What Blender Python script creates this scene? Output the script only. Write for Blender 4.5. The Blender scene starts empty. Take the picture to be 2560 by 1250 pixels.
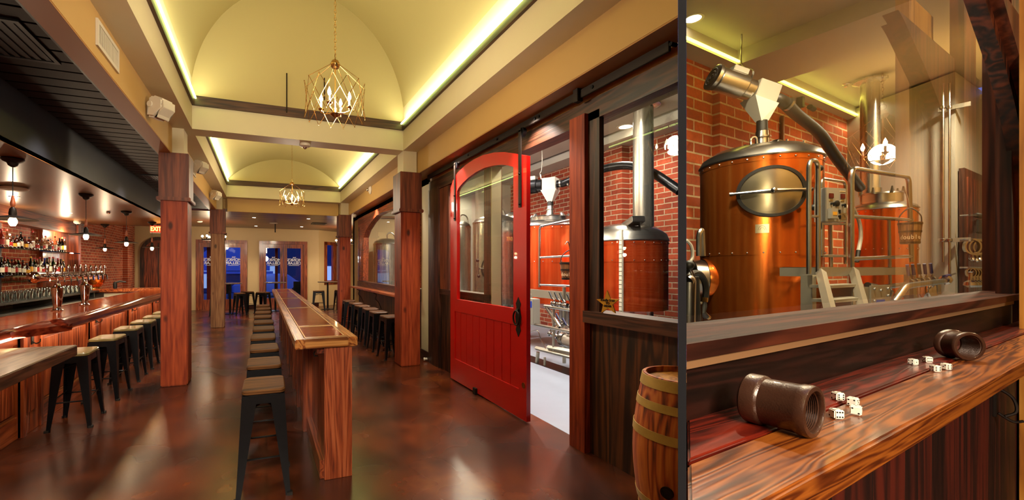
import bpy, bmesh, math, random
from mathutils import Vector, Matrix
C = bpy.context.scene.collection
PI = math.pi
rnd = random.Random(7)

# ------------------------------------------------------------------ camera model
F = 1062.0; CX = 1060.0; HZ = 669.0; H = 1.6
A = math.atan((CX-656)/F)                       # hall axis is +Y, camera turned right of it
B = PI/2-math.atan((2990-CX)/F)
TH = B-A; TH = -(A-B)                           # rotation of the alcove frame (u along window wall, n away)
def _d(a, px, py):
    u = (px-CX)/F; v = (HZ-py)/F
    return (math.sin(a)+u*math.cos(a), math.cos(a)-u*math.sin(a), v)
def _pl(a, px, py, x, y, z):
    dx, dy, v = _d(a, px, py)
    t = x/dx if x is not None else (y/dy if y is not None else (z-H)/v)
    return Vector((dx*t, dy*t, H+v*t))
def L(px, py, x=None, y=None, z=None): return _pl(A, px, py, x, y, z)
def R(px, py, u=None, n=None, z=None): return _pl(B, px, py, u, n, z)
TR = Matrix.Rotation(TH, 4, 'Z')

cam = bpy.data.cameras.new('camera'); co = bpy.data.objects.new('camera', cam); C.objects.link(co)
cam.sensor_width = 36; cam.lens = F*36/2560
cam.shift_x = (1280-CX)/2560; cam.shift_y = (HZ-625)/2560
cam.clip_start = 0.02; cam.clip_end = 200
co.location = (0, 0, H); co.rotation_euler = (PI/2, 0, -A)
bpy.context.scene.camera = co

# ------------------------------------------------------------------ materials
MT = {}
def newmat(name):
    m = bpy.data.materials.new(name); m.use_nodes = True
    nt = m.node_tree; nt.nodes.clear()
    o = nt.nodes.new('ShaderNodeOutputMaterial'); b = nt.nodes.new('ShaderNodeBsdfPrincipled')
    nt.links.new(b.outputs[0], o.inputs[0]); MT[name] = m
    return m, nt, b, o
def srgb(c):
    if isinstance(c, str):
        c = [int(c[i:i+2], 16)/255 for i in (0, 2, 4)]
        c = [x/12.92 if x <= .04045 else ((x+.055)/1.055)**2.4 for x in c]
    return (c[0], c[1], c[2], 1)
def N(nt, t, **k):
    n = nt.nodes.new('ShaderNode'+t)
    for a, v in k.items():
        if a in n.inputs.keys(): n.inputs[a].default_value = v
        else: setattr(n, a, v)
    return n
def lk(nt, a, b): nt.links.new(a, b)
def ramp(nt, fac, stops):
    r = N(nt, 'ValToRGB'); e = r.color_ramp.elements
    while len(e) < len(stops): e.new(0.5)
    for x, (p, c) in zip(e, stops): x.position = p; x.color = srgb(c)
    lk(nt, fac, r.inputs[0]); return r.outputs[0]
def coords(nt, scale=(1, 1, 1), rot=(0, 0, 0)):
    t = N(nt, 'TexCoord'); m = N(nt, 'Mapping')
    m.inputs['Scale'].default_value = scale; m.inputs['Rotation'].default_value = rot
    lk(nt, t.outputs['Object'], m.inputs[0]); return m.outputs[0]
def bump(nt, b, h, s=.2, d=.01):
    n = N(nt, 'Bump'); n.inputs['Strength'].default_value = s; n.inputs['Distance'].default_value = d
    lk(nt, h, n.inputs['Height']); lk(nt, n.outputs[0], b.inputs['Normal']); return n
def plain(name, c, rough=.5, metal=0, noise=0, coat=0, bmp=0, nscale=6, spec=.5):
    m, nt, b, o = newmat(name); b.inputs['Base Color'].default_value = srgb(c)
    b.inputs['Roughness'].default_value = rough; b.inputs['Metallic'].default_value = metal
    b.inputs['Coat Weight'].default_value = coat; b.inputs['Specular IOR Level'].default_value = spec
    if noise or bmp:
        v = coords(nt); n = N(nt, 'TexNoise', Scale=nscale, Detail=4.0); lk(nt, v, n.inputs[0])
        if noise:
            h = N(nt, 'HueSaturation'); h.inputs['Color'].default_value = srgb(c)
            mm = N(nt, 'MapRange'); mm.inputs[3].default_value = 1-noise; mm.inputs[4].default_value = 1+noise
            lk(nt, n.outputs[0], mm.inputs[0]); lk(nt, mm.outputs[0], h.inputs['Value']); lk(nt, h.outputs[0], b.inputs['Base Color'])
        if bmp: bump(nt, b, n.outputs[0], bmp, .01)
    return m
def emit(name, c, s):
    m = bpy.data.materials.new(name); m.use_nodes = True; nt = m.node_tree; nt.nodes.clear()
    o = nt.nodes.new('ShaderNodeOutputMaterial'); e = nt.nodes.new('ShaderNodeEmission')
    e.inputs[0].default_value = srgb(c); e.inputs[1].default_value = s; nt.links.new(e.outputs[0], o.inputs[0]); MT[name] = m; return m
def wood(name, dark, mid, light, axis='z', scale=1.0, rough=.45, coat=0.0, knots=0, planks=None, contrast=1.0, rings=1.0, spec=.5):
    """grain runs along `axis`; planks=(axis, width) adds board joints"""
    m, nt, b, o = newmat(name)
    s = {'x': (.35, 5, 5), 'y': (5, .35, 5), 'z': (5, 5, .35)}[axis]
    s = tuple(q*scale for q in s)
    t = N(nt, 'TexCoord'); src = t.outputs['Object']; fac_plank = None; groove = None
    if planks:
        ax, w = planks
        sp = N(nt, 'SeparateXYZ'); lk(nt, src, sp.inputs[0])
        dv = N(nt, 'Math', operation='DIVIDE'); dv.inputs[1].default_value = w; lk(nt, sp.outputs['xyz'.index(ax)], dv.inputs[0])
        fl = N(nt, 'Math', operation='FLOOR'); lk(nt, dv.outputs[0], fl.inputs[0])
        fr = N(nt, 'Math', operation='FRACT'); lk(nt, dv.outputs[0], fr.inputs[0])
        wn = N(nt, 'TexWhiteNoise', noise_dimensions='1D'); lk(nt, fl.outputs[0], wn.inputs['W'])
        ad = N(nt, 'VectorMath', operation='SCALE'); lk(nt, wn.outputs['Color'], ad.inputs[0]); ad.inputs['Scale'].default_value = 7
        a2 = N(nt, 'VectorMath', operation='ADD'); lk(nt, src, a2.inputs[0]); lk(nt, ad.outputs[0], a2.inputs[1]); src = a2.outputs[0]
        fac_plank = wn.outputs['Value']
        g1 = N(nt, 'Math', operation='LESS_THAN'); lk(nt, fr.outputs[0], g1.inputs[0]); g1.inputs[1].default_value = min(.08, .006/w)
        groove = g1.outputs[0]
    mp = N(nt, 'Mapping'); mp.inputs['Scale'].default_value = s; lk(nt, src, mp.inputs[0])
    n0 = N(nt, 'TexNoise', Scale=.9, Detail=3.0, Distortion=.6); lk(nt, mp.outputs[0], n0.inputs[0])
    # ring lines: noise * k -> sine
    mu = N(nt, 'Math', operation='MULTIPLY'); mu.inputs[1].default_value = 60*rings; lk(nt, n0.outputs[0], mu.inputs[0])
    si = N(nt, 'Math', operation='SINE'); lk(nt, mu.outputs[0], si.inputs[0])
    n1 = N(nt, 'TexNoise', Scale=9.0, Detail=6.0); lk(nt, mp.outputs[0], n1.inputs[0])
    n2 = N(nt, 'TexNoise', Scale=.5, Detail=3.0); lk(nt, mp.outputs[0], n2.inputs[0])
    k1 = N(nt, 'Math', operation='MULTIPLY_ADD'); k1.inputs[1].default_value = .13*contrast; k1.inputs[2].default_value = 0.0; lk(nt, si.outputs[0], k1.inputs[0])
    k2 = N(nt, 'Math', operation='MULTIPLY_ADD'); k2.inputs[1].default_value = .55; lk(nt, n1.outputs[0], k2.inputs[0]); lk(nt, k1.outputs[0], k2.inputs[2])
    k3 = N(nt, 'Math', operation='MULTIPLY_ADD'); k3.inputs[1].default_value = .6 if scale < 2 else .45; lk(nt, n2.outputs[0], k3.inputs[0]); lk(nt, k2.outputs[0], k3.inputs[2])
    fac = k3.outputs[0]
    if fac_plank:
        k4 = N(nt, 'Math', operation='MULTIPLY_ADD'); k4.inputs[1].default_value = .22; lk(nt, fac_plank, k4.inputs[0]); lk(nt, fac, k4.inputs[2])
        k5 = N(nt, 'Math', operation='SUBTRACT'); lk(nt, k4.outputs[0], k5.inputs[0]); k5.inputs[1].default_value = .11; fac = k5.outputs[0]
    col = ramp(nt, fac, [(.32, dark), (.52, mid), (.78, light)])
    if knots:
        t2 = N(nt, 'Mapping'); t2.inputs['Scale'].default_value = {'x': (.5, 1, 1), 'y': (1, .5, 1), 'z': (1, 1, .5)}[axis]; lk(nt, src, t2.inputs[0])
        vo = N(nt, 'TexVoronoi', Scale=4.2*scale); lk(nt, t2.outputs[0], vo.inputs[0])
        rr = ramp(nt, vo.outputs['Distance'], [(.0, (.0, .0, .0)), (.07, (.08, .08, .08)), (.13, (1, 1, 1))])
        mx = N(nt, 'Mix', data_type='RGBA', blend_type='MULTIPLY'); mx.inputs[0].default_value = knots
        lk(nt, col, mx.inputs[6]); lk(nt, rr, mx.inputs[7]); col = mx.outputs[2]
    if groove:
        mx = N(nt, 'Mix', data_type='RGBA'); lk(nt, groove, mx.inputs[0]); lk(nt, col, mx.inputs[6]); mx.inputs[7].default_value = (.006, .004, .003, 1); col = mx.outputs[2]
    lk(nt, col, b.inputs['Base Color'])
    b.inputs['Roughness'].default_value = rough; b.inputs['Coat Weight'].default_value = coat; b.inputs['Coat Roughness'].default_value = .08
    b.inputs['Specular IOR Level'].default_value = spec
    bump(nt, b, fac, .25, .004)
    return m
def brick(name, axes, c1, c2, mortar, w=.215, hgt=.075, gap=.012):
    m, nt, b, o = newmat(name)
    t = N(nt, 'TexCoord'); sp = N(nt, 'SeparateXYZ'); lk(nt, t.outputs['Object'], sp.inputs[0])
    cb = N(nt, 'CombineXYZ'); lk(nt, sp.outputs['xyz'.index(axes[0])], cb.inputs[0]); lk(nt, sp.outputs['xyz'.index(axes[1])], cb.inputs[1])
    nz = N(nt, 'TexNoise', Scale=9.0, Detail=3.0); lk(nt, cb.outputs[0], nz.inputs[0])
    sc = N(nt, 'VectorMath', operation='SCALE'); sc.inputs['Scale'].default_value = .016; lk(nt, nz.outputs['Color'], sc.inputs[0])
    ad = N(nt, 'VectorMath', operation='ADD'); lk(nt, cb.outputs[0], ad.inputs[0]); lk(nt, sc.outputs[0], ad.inputs[1])
    bt = N(nt, 'TexBrick'); bt.inputs['Scale'].default_value = 1; bt.inputs['Brick Width'].default_value = w; bt.inputs['Row Height'].default_value = hgt
    bt.inputs['Mortar Size'].default_value = gap/2; bt.inputs['Mortar Smooth'].default_value = .25; bt.inputs['Bias'].default_value = 0.0
    bt.inputs['Color1'].default_value = srgb(c1); bt.inputs['Color2'].default_value = srgb(c2); bt.inputs['Mortar'].default_value = srgb(mortar)
    lk(nt, ad.outputs[0], bt.inputs['Vector'])
    n2 = N(nt, 'TexNoise', Scale=14.0, Detail=6.0, Roughness=.7); lk(nt, cb.outputs[0], n2.inputs[0])
    n3 = N(nt, 'TexNoise', Scale=1.7, Detail=3.0); lk(nt, cb.outputs[0], n3.inputs[0])
    v = N(nt, 'MapRange'); v.inputs[3].default_value = .45; v.inputs[4].default_value = 1.5; lk(nt, n2.outputs[0], v.inputs[0])
    v2 = N(nt, 'MapRange'); v2.inputs[3].default_value = .75; v2.inputs[4].default_value = 1.25; lk(nt, n3.outputs[0], v2.inputs[0])
    mm = N(nt, 'Math', operation='MULTIPLY'); lk(nt, v.outputs[0], mm.inputs[0]); lk(nt, v2.outputs[0], mm.inputs[1])
    hs = N(nt, 'HueSaturation'); lk(nt, bt.outputs['Color'], hs.inputs['Color']); lk(nt, mm.outputs[0], hs.inputs['Value'])
    lk(nt, hs.outputs[0], b.inputs['Base Color']); b.inputs['Roughness'].default_value = .85
    iv = N(nt, 'Math', operation='SUBTRACT'); iv.inputs[0].default_value = 1; lk(nt, bt.outputs['Fac'], iv.inputs[1])
    mu = N(nt, 'Math', operation='MULTIPLY_ADD'); mu.inputs[1].default_value = .3; lk(nt, n2.outputs[0], mu.inputs[0]); lk(nt, iv.outputs[0], mu.inputs[2])
    bump(nt, b, mu.outputs[0], .7, .012)
    return m

# woods
wood('red_timber', '3c0f06', '7e2c14', 'b24e26', 'z', .8, .5, 0, .85, contrast=.35, spec=.3)
wood('red_timber_dark', '24100a', '5e2a16', '8c4a2c', 'z', .8, .5, 0, .8, contrast=.4)
wood('old_timber', '3a2114', '7d5134', 'a87a52', 'z', .8, .55, 0, .8, contrast=.5)
wood('plank_dark', '110803', '331a0c', '6b3a1a', 'z', .7, .5, 0, .6, ('y', .27))
wood('plank_dark_u', '0c0302', '240b06', '541a0d', 'z', .7, .5, 0, .4, ('x', .3))
wood('dark_frame', '180b06', '3a1f13', '5c3524', 'z', 1.2, .42, 0)
wood('dark_frame_y', '180b06', '3a1f13', '5c3524', 'y', 1.2, .42, 0)
wood('dark_frame_x', '120604', '2c120b', '4d2214', 'x', 1.0, .5, 0, spec=.15)
wood('riser_wood', '070302', '150805', '28100a', 'x', 1.4, .5, 0, spec=.15)  # near-black tone paints the shade on the upright riser
wood('post_u', '1c0a05', '4c2112', '7a3a1e', 'z', .8, .4, .1, 0, contrast=1.6)
wood('cherry', '3c1409', '7e3418', 'a9552d', 'z', 1.0, .35, .25)
wood('cherry_y', '3c1409', '7e3418', 'a9552d', 'y', 1.0, .35, .25)
wood('cherry_x', '3c1409', '7e3418', 'a9552d', 'x', 1.0, .35, .25)
wood('oak_end', '5e2210', 'a04a26', 'b8623a', 'z', 1.6, .4, .15, contrast=1.3)
wood('oak_top_x', '5c2b10', 'a8682f', 'd09454', 'x', 1.2, .3, .5, contrast=1.5)
wood('oak_top_y', '5c2810', 'a05a28', 'c98848', 'y', 1.2, .3, .5, contrast=1.3)
wood('epoxy_wood', '4a1508', '7c2c0b', '9c4518', 'x', .9, .12, 0, spec=.15)
wood('trim_dark', '1e0e07', '3d2112', '54331c', 'x', 1.2, .5)
wood('trim_dark_y', '1e0e07', '3d2112', '54331c', 'y', 1.2, .5)
wood('ledge_front', '1c0903', '5e290d', '96511a', 'x', 1.7, .3, .3, contrast=1.0, rings=2.2)
wood('ledge_back', '120302', '4c110a', '7c2413', 'x', 1.7, .3, .3, contrast=.9, rings=2)
wood('honey_wood', '7a4410', 'a86a20', 'c88c3a', 'z', .8, .5)
wood('seat_wood', '2f190c', '553418', '6e4726', 'x', 1.6, .6, 0, spec=.15)
wood('seat_wood_pale', '4a3a20', '76683c', '8f8250', 'x', 1.6, .4, .3)  # pale green tone paints the glare on the bar-side seats
wood('seat_wood_red', '2c150c', '54301a', '6e4429', 'x', 1.6, .4, .15)
wood('table_wood', '33241a', '5f4a38', '7d664c', 'y', 1.0, .4, .3)
wood('barrel_wood', '2a0f06', 'a4481a', 'd07a34', 'z', .9, .5, 0, .5)
wood('bucket_wood', '2a1408', '5c3517', '87582a', 'z', 1.4, .55)
wood('plank_ceiling', '2e1409', '5f301a', '7d4828', 'x', .6, .35, .15, 0, ('y', .22))
wood('rail_wood', '240804', '561a0e', '7c2f1a', 'y', 1.0, .14, .5)
wood('shelf_wood', '4d1c0c', '98441e', 'c8743c', 'y', 1.0, .3, .4)
wood('header_wood', '34150a', '6c3018', '8d4c2a', 'y', 1.0, .5)
# paints
plain('cream', 'd2c4a0', .6, noise=.03); plain('mustard', 'bf9858', .6, noise=.03)
plain('vault', 'b9a670', .7, noise=.03, nscale=1.5); plain('tan_back', 'd0b484', .6, noise=.03)
plain('soffit_brown', 'a8763e', .45)  # brown stands in for the shade under the beams
plain('grey_white', 'b9b2a4', .6, noise=.03); plain('white_board', 'e6dcc4', .5)
plain('navy_paint', '1a1c22', .4); plain('partition_grey', '1a1a1e', .9, spec=.1)
plain('red_paint', 'c20d08', .32, noise=.05, coat=.2, nscale=3)
plain('copper_ceiling', '7c5230', .3, .2, noise=.1)
plain('black_metal', '16161a', .33, .6, noise=.3, nscale=30); plain('iron', '2a211c', .5, .7)
plain('black_plastic', '0c0c0d', .4); plain('white_plastic', 'd8cdb8', .45); plain('vent_white', 'cfc4ae', .5)
plain('chrome', 'd8d4d0', .06, 1); plain('steel', 'b6b2ac', .25, 1, noise=.1, nscale=3); plain('steel_frame', 'b0a896', .36, .6)
plain('brushed', 'b7a98c', .3, 1); plain('grey_box', 'a8a295', .5, .3)
plain('brass', 'b58a52', .22, 1); plain('epoxy_floor', '8d95a2', .35, noise=.05)
plain('rubber', '17130f', .5); plain('blue_grip', '191a52', .4); plain('blue_label', '1e45b8', .4)
plain('coupling', '40261a', .32, .2, bmp=.12, nscale=300, coat=.3)
plain('ivory', 'efe9dc', .3, coat=.3); plain('pip', '0a0807', .4)
plain('hoop', 'b8964e', .45, .25, noise=.3, nscale=12); plain('star_yellow', 'dfa02c', .5)
plain('bright_edge', 'e8cf9a', .5); plain('edge_tan', '7c5a3c', .5); plain('paper', 'ddd6c6', .6); plain('leather', '3b2a20', .5); plain('white_hose', 'd8d0c2', .4)
plain('dark_fridge', '26282b', .35, .2); plain('asphalt', '2b3c66', .6); plain('cable', '0d0c0c', .5)
plain('blue_wall', '6f8ad8', .7); plain('red_post', 'a8200c', .5); plain('tower_copper', 'a65a38', .15, 1)
plain('letter_white', 'e8e8ee', .5); plain('bucket_letter', 'c4a27c', .5); plain('ink', '1c1006', .6); plain('knob_red', '5c1410', .3)
emit('bulb', 'ffd9a0', 60); emit('bulb_small', 'ffcf90', 90); emit('down_light', 'fff0dc', 25); emit('cove_led', 'e2ff8c', 9); emit('cove_led_r', 'e8e060', 9)
emit('exit_face', 'ff2a14', 2.2); emit('exit_text', 'ffd860', 4); emit('led_strip', 'ffd890', 5); emit('street_lamp', 'ffffff', 12)
emit('sign_glow', '8fb0ff', .9)
# copper / steel with vertical streaks
def streak(name, c1, c2, c3, rough, sc=1.0):
    m, nt, b, o = newmat(name)
    v = coords(nt, (6*sc, 6*sc, .25)); n = N(nt, 'TexNoise', Scale=2.0, Detail=5.0); lk(nt, v, n.inputs[0])
    col = ramp(nt, n.outputs[0], [(.3, c1), (.5, c2), (.7, c3)]); lk(nt, col, b.inputs['Base Color'])
    b.inputs['Metallic'].default_value = .88
    mr = N(nt, 'MapRange'); mr.inputs[3].default_value = rough*.6; mr.inputs[4].default_value = rough*1.5; lk(nt, n.outputs[0], mr.inputs[0]); lk(nt, mr.outputs[0], b.inputs['Roughness'])
    bump(nt, b, n.outputs[0], .05, .01)
def _r(): MT['copper_red'].node_tree.nodes['Principled BSDF'].inputs['Metallic'].default_value = .68
streak('copper', 'c65a22', 'e07028', 'ee8a3c', .2); streak('copper_red', 'd2481e', 'e65a2a', 'f0743c', .2); _r()
streak('tank_steel', '9a948a', 'b5afa4', 'cac4b8', .25)
# floor
m, nt, b, o = newmat('stained_floor')
v = coords(nt); n = N(nt, 'TexNoise', Scale=1.1, Detail=4.0, Roughness=.55, Distortion=.2); lk(nt, v, n.inputs[0])
n2 = N(nt, 'TexNoise', Scale=5.0, Detail=5.0, Roughness=.6); lk(nt, v, n2.inputs[0])
k = N(nt, 'Math', operation='MULTIPLY_ADD'); k.inputs[1].default_value = .2; lk(nt, n2.outputs[0], k.inputs[0]); lk(nt, n.outputs[0], k.inputs[2])
col = ramp(nt, k.outputs[0], [(.4, '1f0e08'), (.56, '3f1a0b'), (.7, '602a11'), (.84, '7c4319')])
sp = N(nt, 'SeparateXYZ'); lk(nt, v, sp.inputs[0])
def joint(out, pos):
    s = N(nt, 'Math', operation='SUBTRACT'); s.inputs[1].default_value = pos; lk(nt, out, s.inputs[0])
    a = N(nt, 'Math', operation='ABSOLUTE'); lk(nt, s.outputs[0], a.inputs[0])
    l = N(nt, 'Math', operation='LESS_THAN'); l.inputs[1].default_value = .004; lk(nt, a.outputs[0], l.inputs[0]); return l.outputs[0]
js = [joint(sp.outputs[0], -1.1), joint(sp.outputs[0], 2.25), joint(sp.outputs[1], 6.6), joint(sp.outputs[1], 12.5)]
acc = js[0]
for j in js[1:]:
    q = N(nt, 'Math', operation='MAXIMUM'); lk(nt, acc, q.inputs[0]); lk(nt, j, q.inputs[1]); acc = q.outputs[0]
mx = N(nt, 'Mix', data_type='RGBA'); lk(nt, acc, mx.inputs[0]); lk(nt, col, mx.inputs[6]); mx.inputs[7].default_value = (.01, .006, .004, 1)
lk(nt, mx.outputs[2], b.inputs['Base Color'])
rr = N(nt, 'MapRange'); rr.inputs[3].default_value = .16; rr.inputs[4].default_value = .36; n9 = N(nt, 'TexNoise', Scale=1.3, Detail=1.5); lk(nt, v, n9.inputs[0]); lk(nt, n9.outputs[0], rr.inputs[0]); lk(nt, rr.outputs[0], b.inputs['Roughness'])
b.inputs['Coat Weight'].default_value = .1; b.inputs['Coat Roughness'].default_value = .2
# bricks
brick('brick_y', 'yz', 'b4502a', '8a3218', 'bfa684'); brick('brick_red_y', 'yz', 'ae4a2a', '84301a', 'b8a286', .33, .11, .022)
brick('brick_u', 'xz', 'c25a22', '963e16', 'c8ac84', .55, .19, .036)
# bead board ceiling
m, nt, b, o = newmat('bead_board'); v = coords(nt); sp = N(nt, 'SeparateXYZ'); lk(nt, v, sp.inputs[0])
dv = N(nt, 'Math', operation='DIVIDE'); dv.inputs[1].default_value = .19; lk(nt, sp.outputs[1], dv.inputs[0])
fr = N(nt, 'Math', operation='FRACT'); lk(nt, dv.outputs[0], fr.inputs[0]); ls = N(nt, 'Math', operation='GREATER_THAN'); ls.inputs[1].default_value = .2; lk(nt, fr.outputs[0], ls.inputs[0])
b.inputs['Base Color'].default_value = srgb('1a1613'); b.inputs['Roughness'].default_value = .5; b.inputs['Specular IOR Level'].default_value = .2

# hammered barrel stain is in barrel_wood; glass
def glass(name, tint, ior=1.5, rough=0.0, extra=0.0):
    m, nt, b, o = newmat(name); nt.nodes.remove(b)
    t = N(nt, 'BsdfTransparent'); t.inputs[0].default_value = srgb(tint)
    g = N(nt, 'BsdfGlossy'); g.inputs['Roughness'].default_value = rough; g.inputs[0].default_value = (1, 1, 1, 1)
    f = N(nt, 'Fresnel'); f.inputs[0].default_value = ior; x = N(nt, 'MixShader')
    ge = N(nt, 'NewGeometry'); iv = N(nt, 'Math', operation='SUBTRACT'); iv.inputs[0].default_value = 1; lk(nt, ge.outputs['Backfacing'], iv.inputs[1])
    fa = N(nt, 'Math', operation='ADD'); fa.inputs[1].default_value = extra; lk(nt, f.outputs[0], fa.inputs[0])
    fm = N(nt, 'Math', operation='MULTIPLY'); lk(nt, fa.outputs[0], fm.inputs[0]); lk(nt, iv.outputs[0], fm.inputs[1])
    lk(nt, fm.outputs[0], x.inputs[0]); lk(nt, t.outputs[0], x.inputs[1]); lk(nt, g.outputs[0], x.inputs[2]); lk(nt, x.outputs[0], o.inputs[0])
glass('pane', 'f4f4ee', 1.45); glass('drink_glass', 'e4ebe9', 1.6, .08, .22); glass('shelf_glass', '5fa89a', 1.5, .02, .1)
glass('bottle_amber', 'b0521a', 1.5, .05, .06); glass('bottle_green', '2f7a3a', 1.5, .03); glass('bottle_clear', 'e6e2d0', 1.6, .05, .15); glass('bottle_dark', '3a1c14', 1.5, .03); glass('bottle_blue', '4a64d0', 1.5, .03)
for nm, c in (('label_white', 'e8e0cc'), ('label_red', 'a81c14'), ('label_yellow', 'd8a028'), ('label_black', '15120f'), ('label_blue', '2c48b0')): plain(nm, c, .5)

# ------------------------------------------------------------------ mesh builder
nlL = None
azl = A+math.atan((1695-CX)/F); azr = A+math.atan((1716-CX)/F)
CLIP = {'L': (Vector((-math.cos(azl), math.sin(azl), 0)), None), 'R': (Vector((math.cos(azr), -math.sin(azr), 0)), None)}
class MB:
    def __init__(s): s.v = []; s.f = []
    def add(s, vs, fs):
        o = len(s.v); s.v += [tuple(v) for v in vs]; s.f += [tuple(i+o for i in f) for f in fs]; return s
    def box(s, x0, x1, y0, y1, z0, z1):
        if s.f:      # keep faces of neighbouring boxes in one mesh from lying exactly on each other
            e = .00025*(1+(len(s.f)//6) % 7); x0 -= e; x1 += e; y0 -= e; y1 += e; z0 -= e; z1 += e
        vs = [(x, y, z) for x in (x0, x1) for y in (y0, y1) for z in (z0, z1)]
        return s.add(vs, [(0, 1, 3, 2), (4, 6, 7, 5), (0, 4, 5, 1), (2, 3, 7, 6), (0, 2, 6, 4), (1, 5, 7, 3)])
    def hexa(s, p):   # 8 points: bottom 4 loop, top 4 loop
        return s.add(p, [(3, 2, 1, 0), (4, 5, 6, 7), (0, 1, 5, 4), (1, 2, 6, 5), (2, 3, 7, 6), (3, 0, 4, 7)])
    def quad(s, a, b, c, d): return s.add([a, b, c, d], [(0, 1, 2, 3)])
    def prism(s, poly, h0, h1, ax='z'):
        n = len(poly)
        def P(p, h): return {'z': (p[0], p[1], h), 'x': (h, p[0], p[1]), 'y': (p[0], h, p[1])}[ax]
        vs = [P(p, h0) for p in poly]+[P(p, h1) for p in poly]
        return s.add(vs, [tuple(range(n-1, -1, -1)), tuple(range(n, 2*n))]+[(i, (i+1) % n, n+(i+1) % n, n+i) for i in range(n)])
    def strip(s, A_, B_, h0, h1, ax='y'):   # solid between two matching polylines (2D), extruded h0..h1
        n = len(A_)
        def P(p, h): return {'z': (p[0], p[1], h), 'x': (h, p[0], p[1]), 'y': (p[0], h, p[1])}[ax]
        for i in range(n-1):
            q = [A_[i], A_[i+1], B_[i+1], B_[i]]
            vs = [P(p, h0) for p in q]+[P(p, h1) for p in q]
            fs = [(3, 2, 1, 0), (4, 5, 6, 7), (0, 1, 5, 4), (2, 3, 7, 6)]
            if i == 0: fs.append((3, 0, 4, 7))
            if i == n-2: fs.append((1, 2, 6, 5))
            s.add(vs, fs)
        return s
    def lathe(s, prof, c=(0, 0, 0), seg=24, axis=None, cap=True, arc=None):
        """prof: (r, h) pairs along axis"""
        M = Matrix.Identity(3) if axis is None else Vector((0, 0, 1)).rotation_difference(Vector(axis).normalized()).to_matrix()
        c = Vector(c); n = len(prof); vs = []
        for r, h in prof:
            for k in range(seg):
                a = 2*PI*k/seg; vs.append(c+M @ Vector((r*math.cos(a), r*math.sin(a), h)))
        fs = [(i*seg+k, i*seg+(k+1) % seg, (i+1)*seg+(k+1) % seg, (i+1)*seg+k) for i in range(n-1) for k in range(seg)]
        if cap:
            if prof[0][0] > 1e-5: fs.append(tuple(range(seg-1, -1, -1)))
            if prof[-1][0] > 1e-5: fs.append(tuple(range((n-1)*seg, n*seg)))
        return s.add(vs, fs)
    def cyl(s, p0, p1, r0, r1=None, seg=12):
        p0 = Vector(p0); p1 = Vector(p1); d = p1-p0
        return s.lathe([(r0, 0), (r0 if r1 is None else r1, d.length)], p0, seg, d)
    def ball(s, c, r, seg=12, sq=(1, 1, 1)):
        k = seg//2; vs = []; prof = []
        for i in range(k+1):
            a = -PI/2+PI*i/k; prof.append((max(1e-6, r*math.cos(a)), r*math.sin(a)))
        st = len(s.v); s.lathe(prof, (0, 0, 0), seg, None, False)
        for i in range(st, len(s.v)):
            v = s.v[i]; s.v[i] = (c[0]+v[0]*sq[0], c[1]+v[1]*sq[1], c[2]+v[2]*sq[2])
        return s
    def tube(s, pts, r, seg=8, closed=False):
        P = [Vector(p) for p in pts]; n = len(P); R_ = r if isinstance(r, (list, tuple)) else [r]*n
        T = []
        for i in range(n):
            a = P[i-1] if (i > 0 or closed) else P[i]; b_ = P[(i+1) % n] if (i < n-1 or closed) else P[i]
            t = (b_-a); T.append(t.normalized() if t.length > 0 else Vector((0, 0, 1)))
        up = Vector((0, 0, 1)) if abs(T[0].z) < .9 else Vector((1, 0, 0))
        nrm = (up-T[0]*up.dot(T[0])).normalized(); vs = []
        for i in range(n):
            nrm = (nrm-T[i]*nrm.dot(T[i])).normalized(); bn = T[i].cross(nrm)
            for k in range(seg):
                a = 2*PI*k/seg; vs.append(P[i]+(nrm*math.cos(a)+bn*math.sin(a))*R_[i])
        m_ = n if closed else n-1
        fs = [(i*seg+k, i*seg+(k+1) % seg, ((i+1) % n)*seg+(k+1) % seg, ((i+1) % n)*seg+k) for i in range(m_) for k in range(seg)]
        if not closed: fs += [tuple(range(seg-1, -1, -1)), tuple(range((n-1)*seg, n*seg))]
        return s.add(vs, fs)
    def surf(s, fn, nu, nv):
        vs = [fn(i/nu, j/nv) for i in range(nu+1) for j in range(nv+1)]
        return s.add(vs, [(i*(nv+1)+j, (i+1)*(nv+1)+j, (i+1)*(nv+1)+j+1, i*(nv+1)+j+1) for i in range(nu) for j in range(nv)])
    def build(s, name, mat, parent=None, bevel=0, rot=False, clip=None, smooth=35, solid=0, sub=0):
        me = bpy.data.meshes.new(name); me.from_pydata(s.v, [], s.f); me.update()
        bm = bmesh.new(); bm.from_mesh(me)
        bmesh.ops.remove_doubles(bm, verts=bm.verts, dist=1e-6)
        bmesh.ops.recalc_face_normals(bm, faces=bm.faces)
        if clip:
            nv = CLIP[clip][0]
            if rot: nv = TR.to_3x3().inverted() @ nv
            g = bm.verts[:]+bm.edges[:]+bm.faces[:]
            r = bmesh.ops.bisect_plane(bm, geom=g, dist=1e-5, plane_co=nv*.0003, plane_no=-nv, clear_outer=True)
            ed = [e for e in r['geom_cut'] if isinstance(e, bmesh.types.BMEdge)]
            try: bmesh.ops.triangle_fill(bm, use_beauty=True, edges=ed)
            except Exception: pass
        if bevel:
            es = [e for e in bm.edges if len(e.link_faces) == 2 and e.calc_face_angle(0) > .5]
            bmesh.ops.bevel(bm, geom=es, offset=bevel, segments=2, affect='EDGES', clamp_overlap=True)
        bm.to_mesh(me); bm.free()
        if smooth:
            me.polygons.foreach_set('use_smooth', [True]*len(me.polygons)); me.set_sharp_from_angle(angle=math.radians(smooth))
        o = bpy.data.objects.new(name, me); C.objects.link(o)
        if mat: me.materials.append(MT[mat])
        if parent: o.parent = parent
        elif rot: o.rotation_euler = (0, 0, TH)
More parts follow.
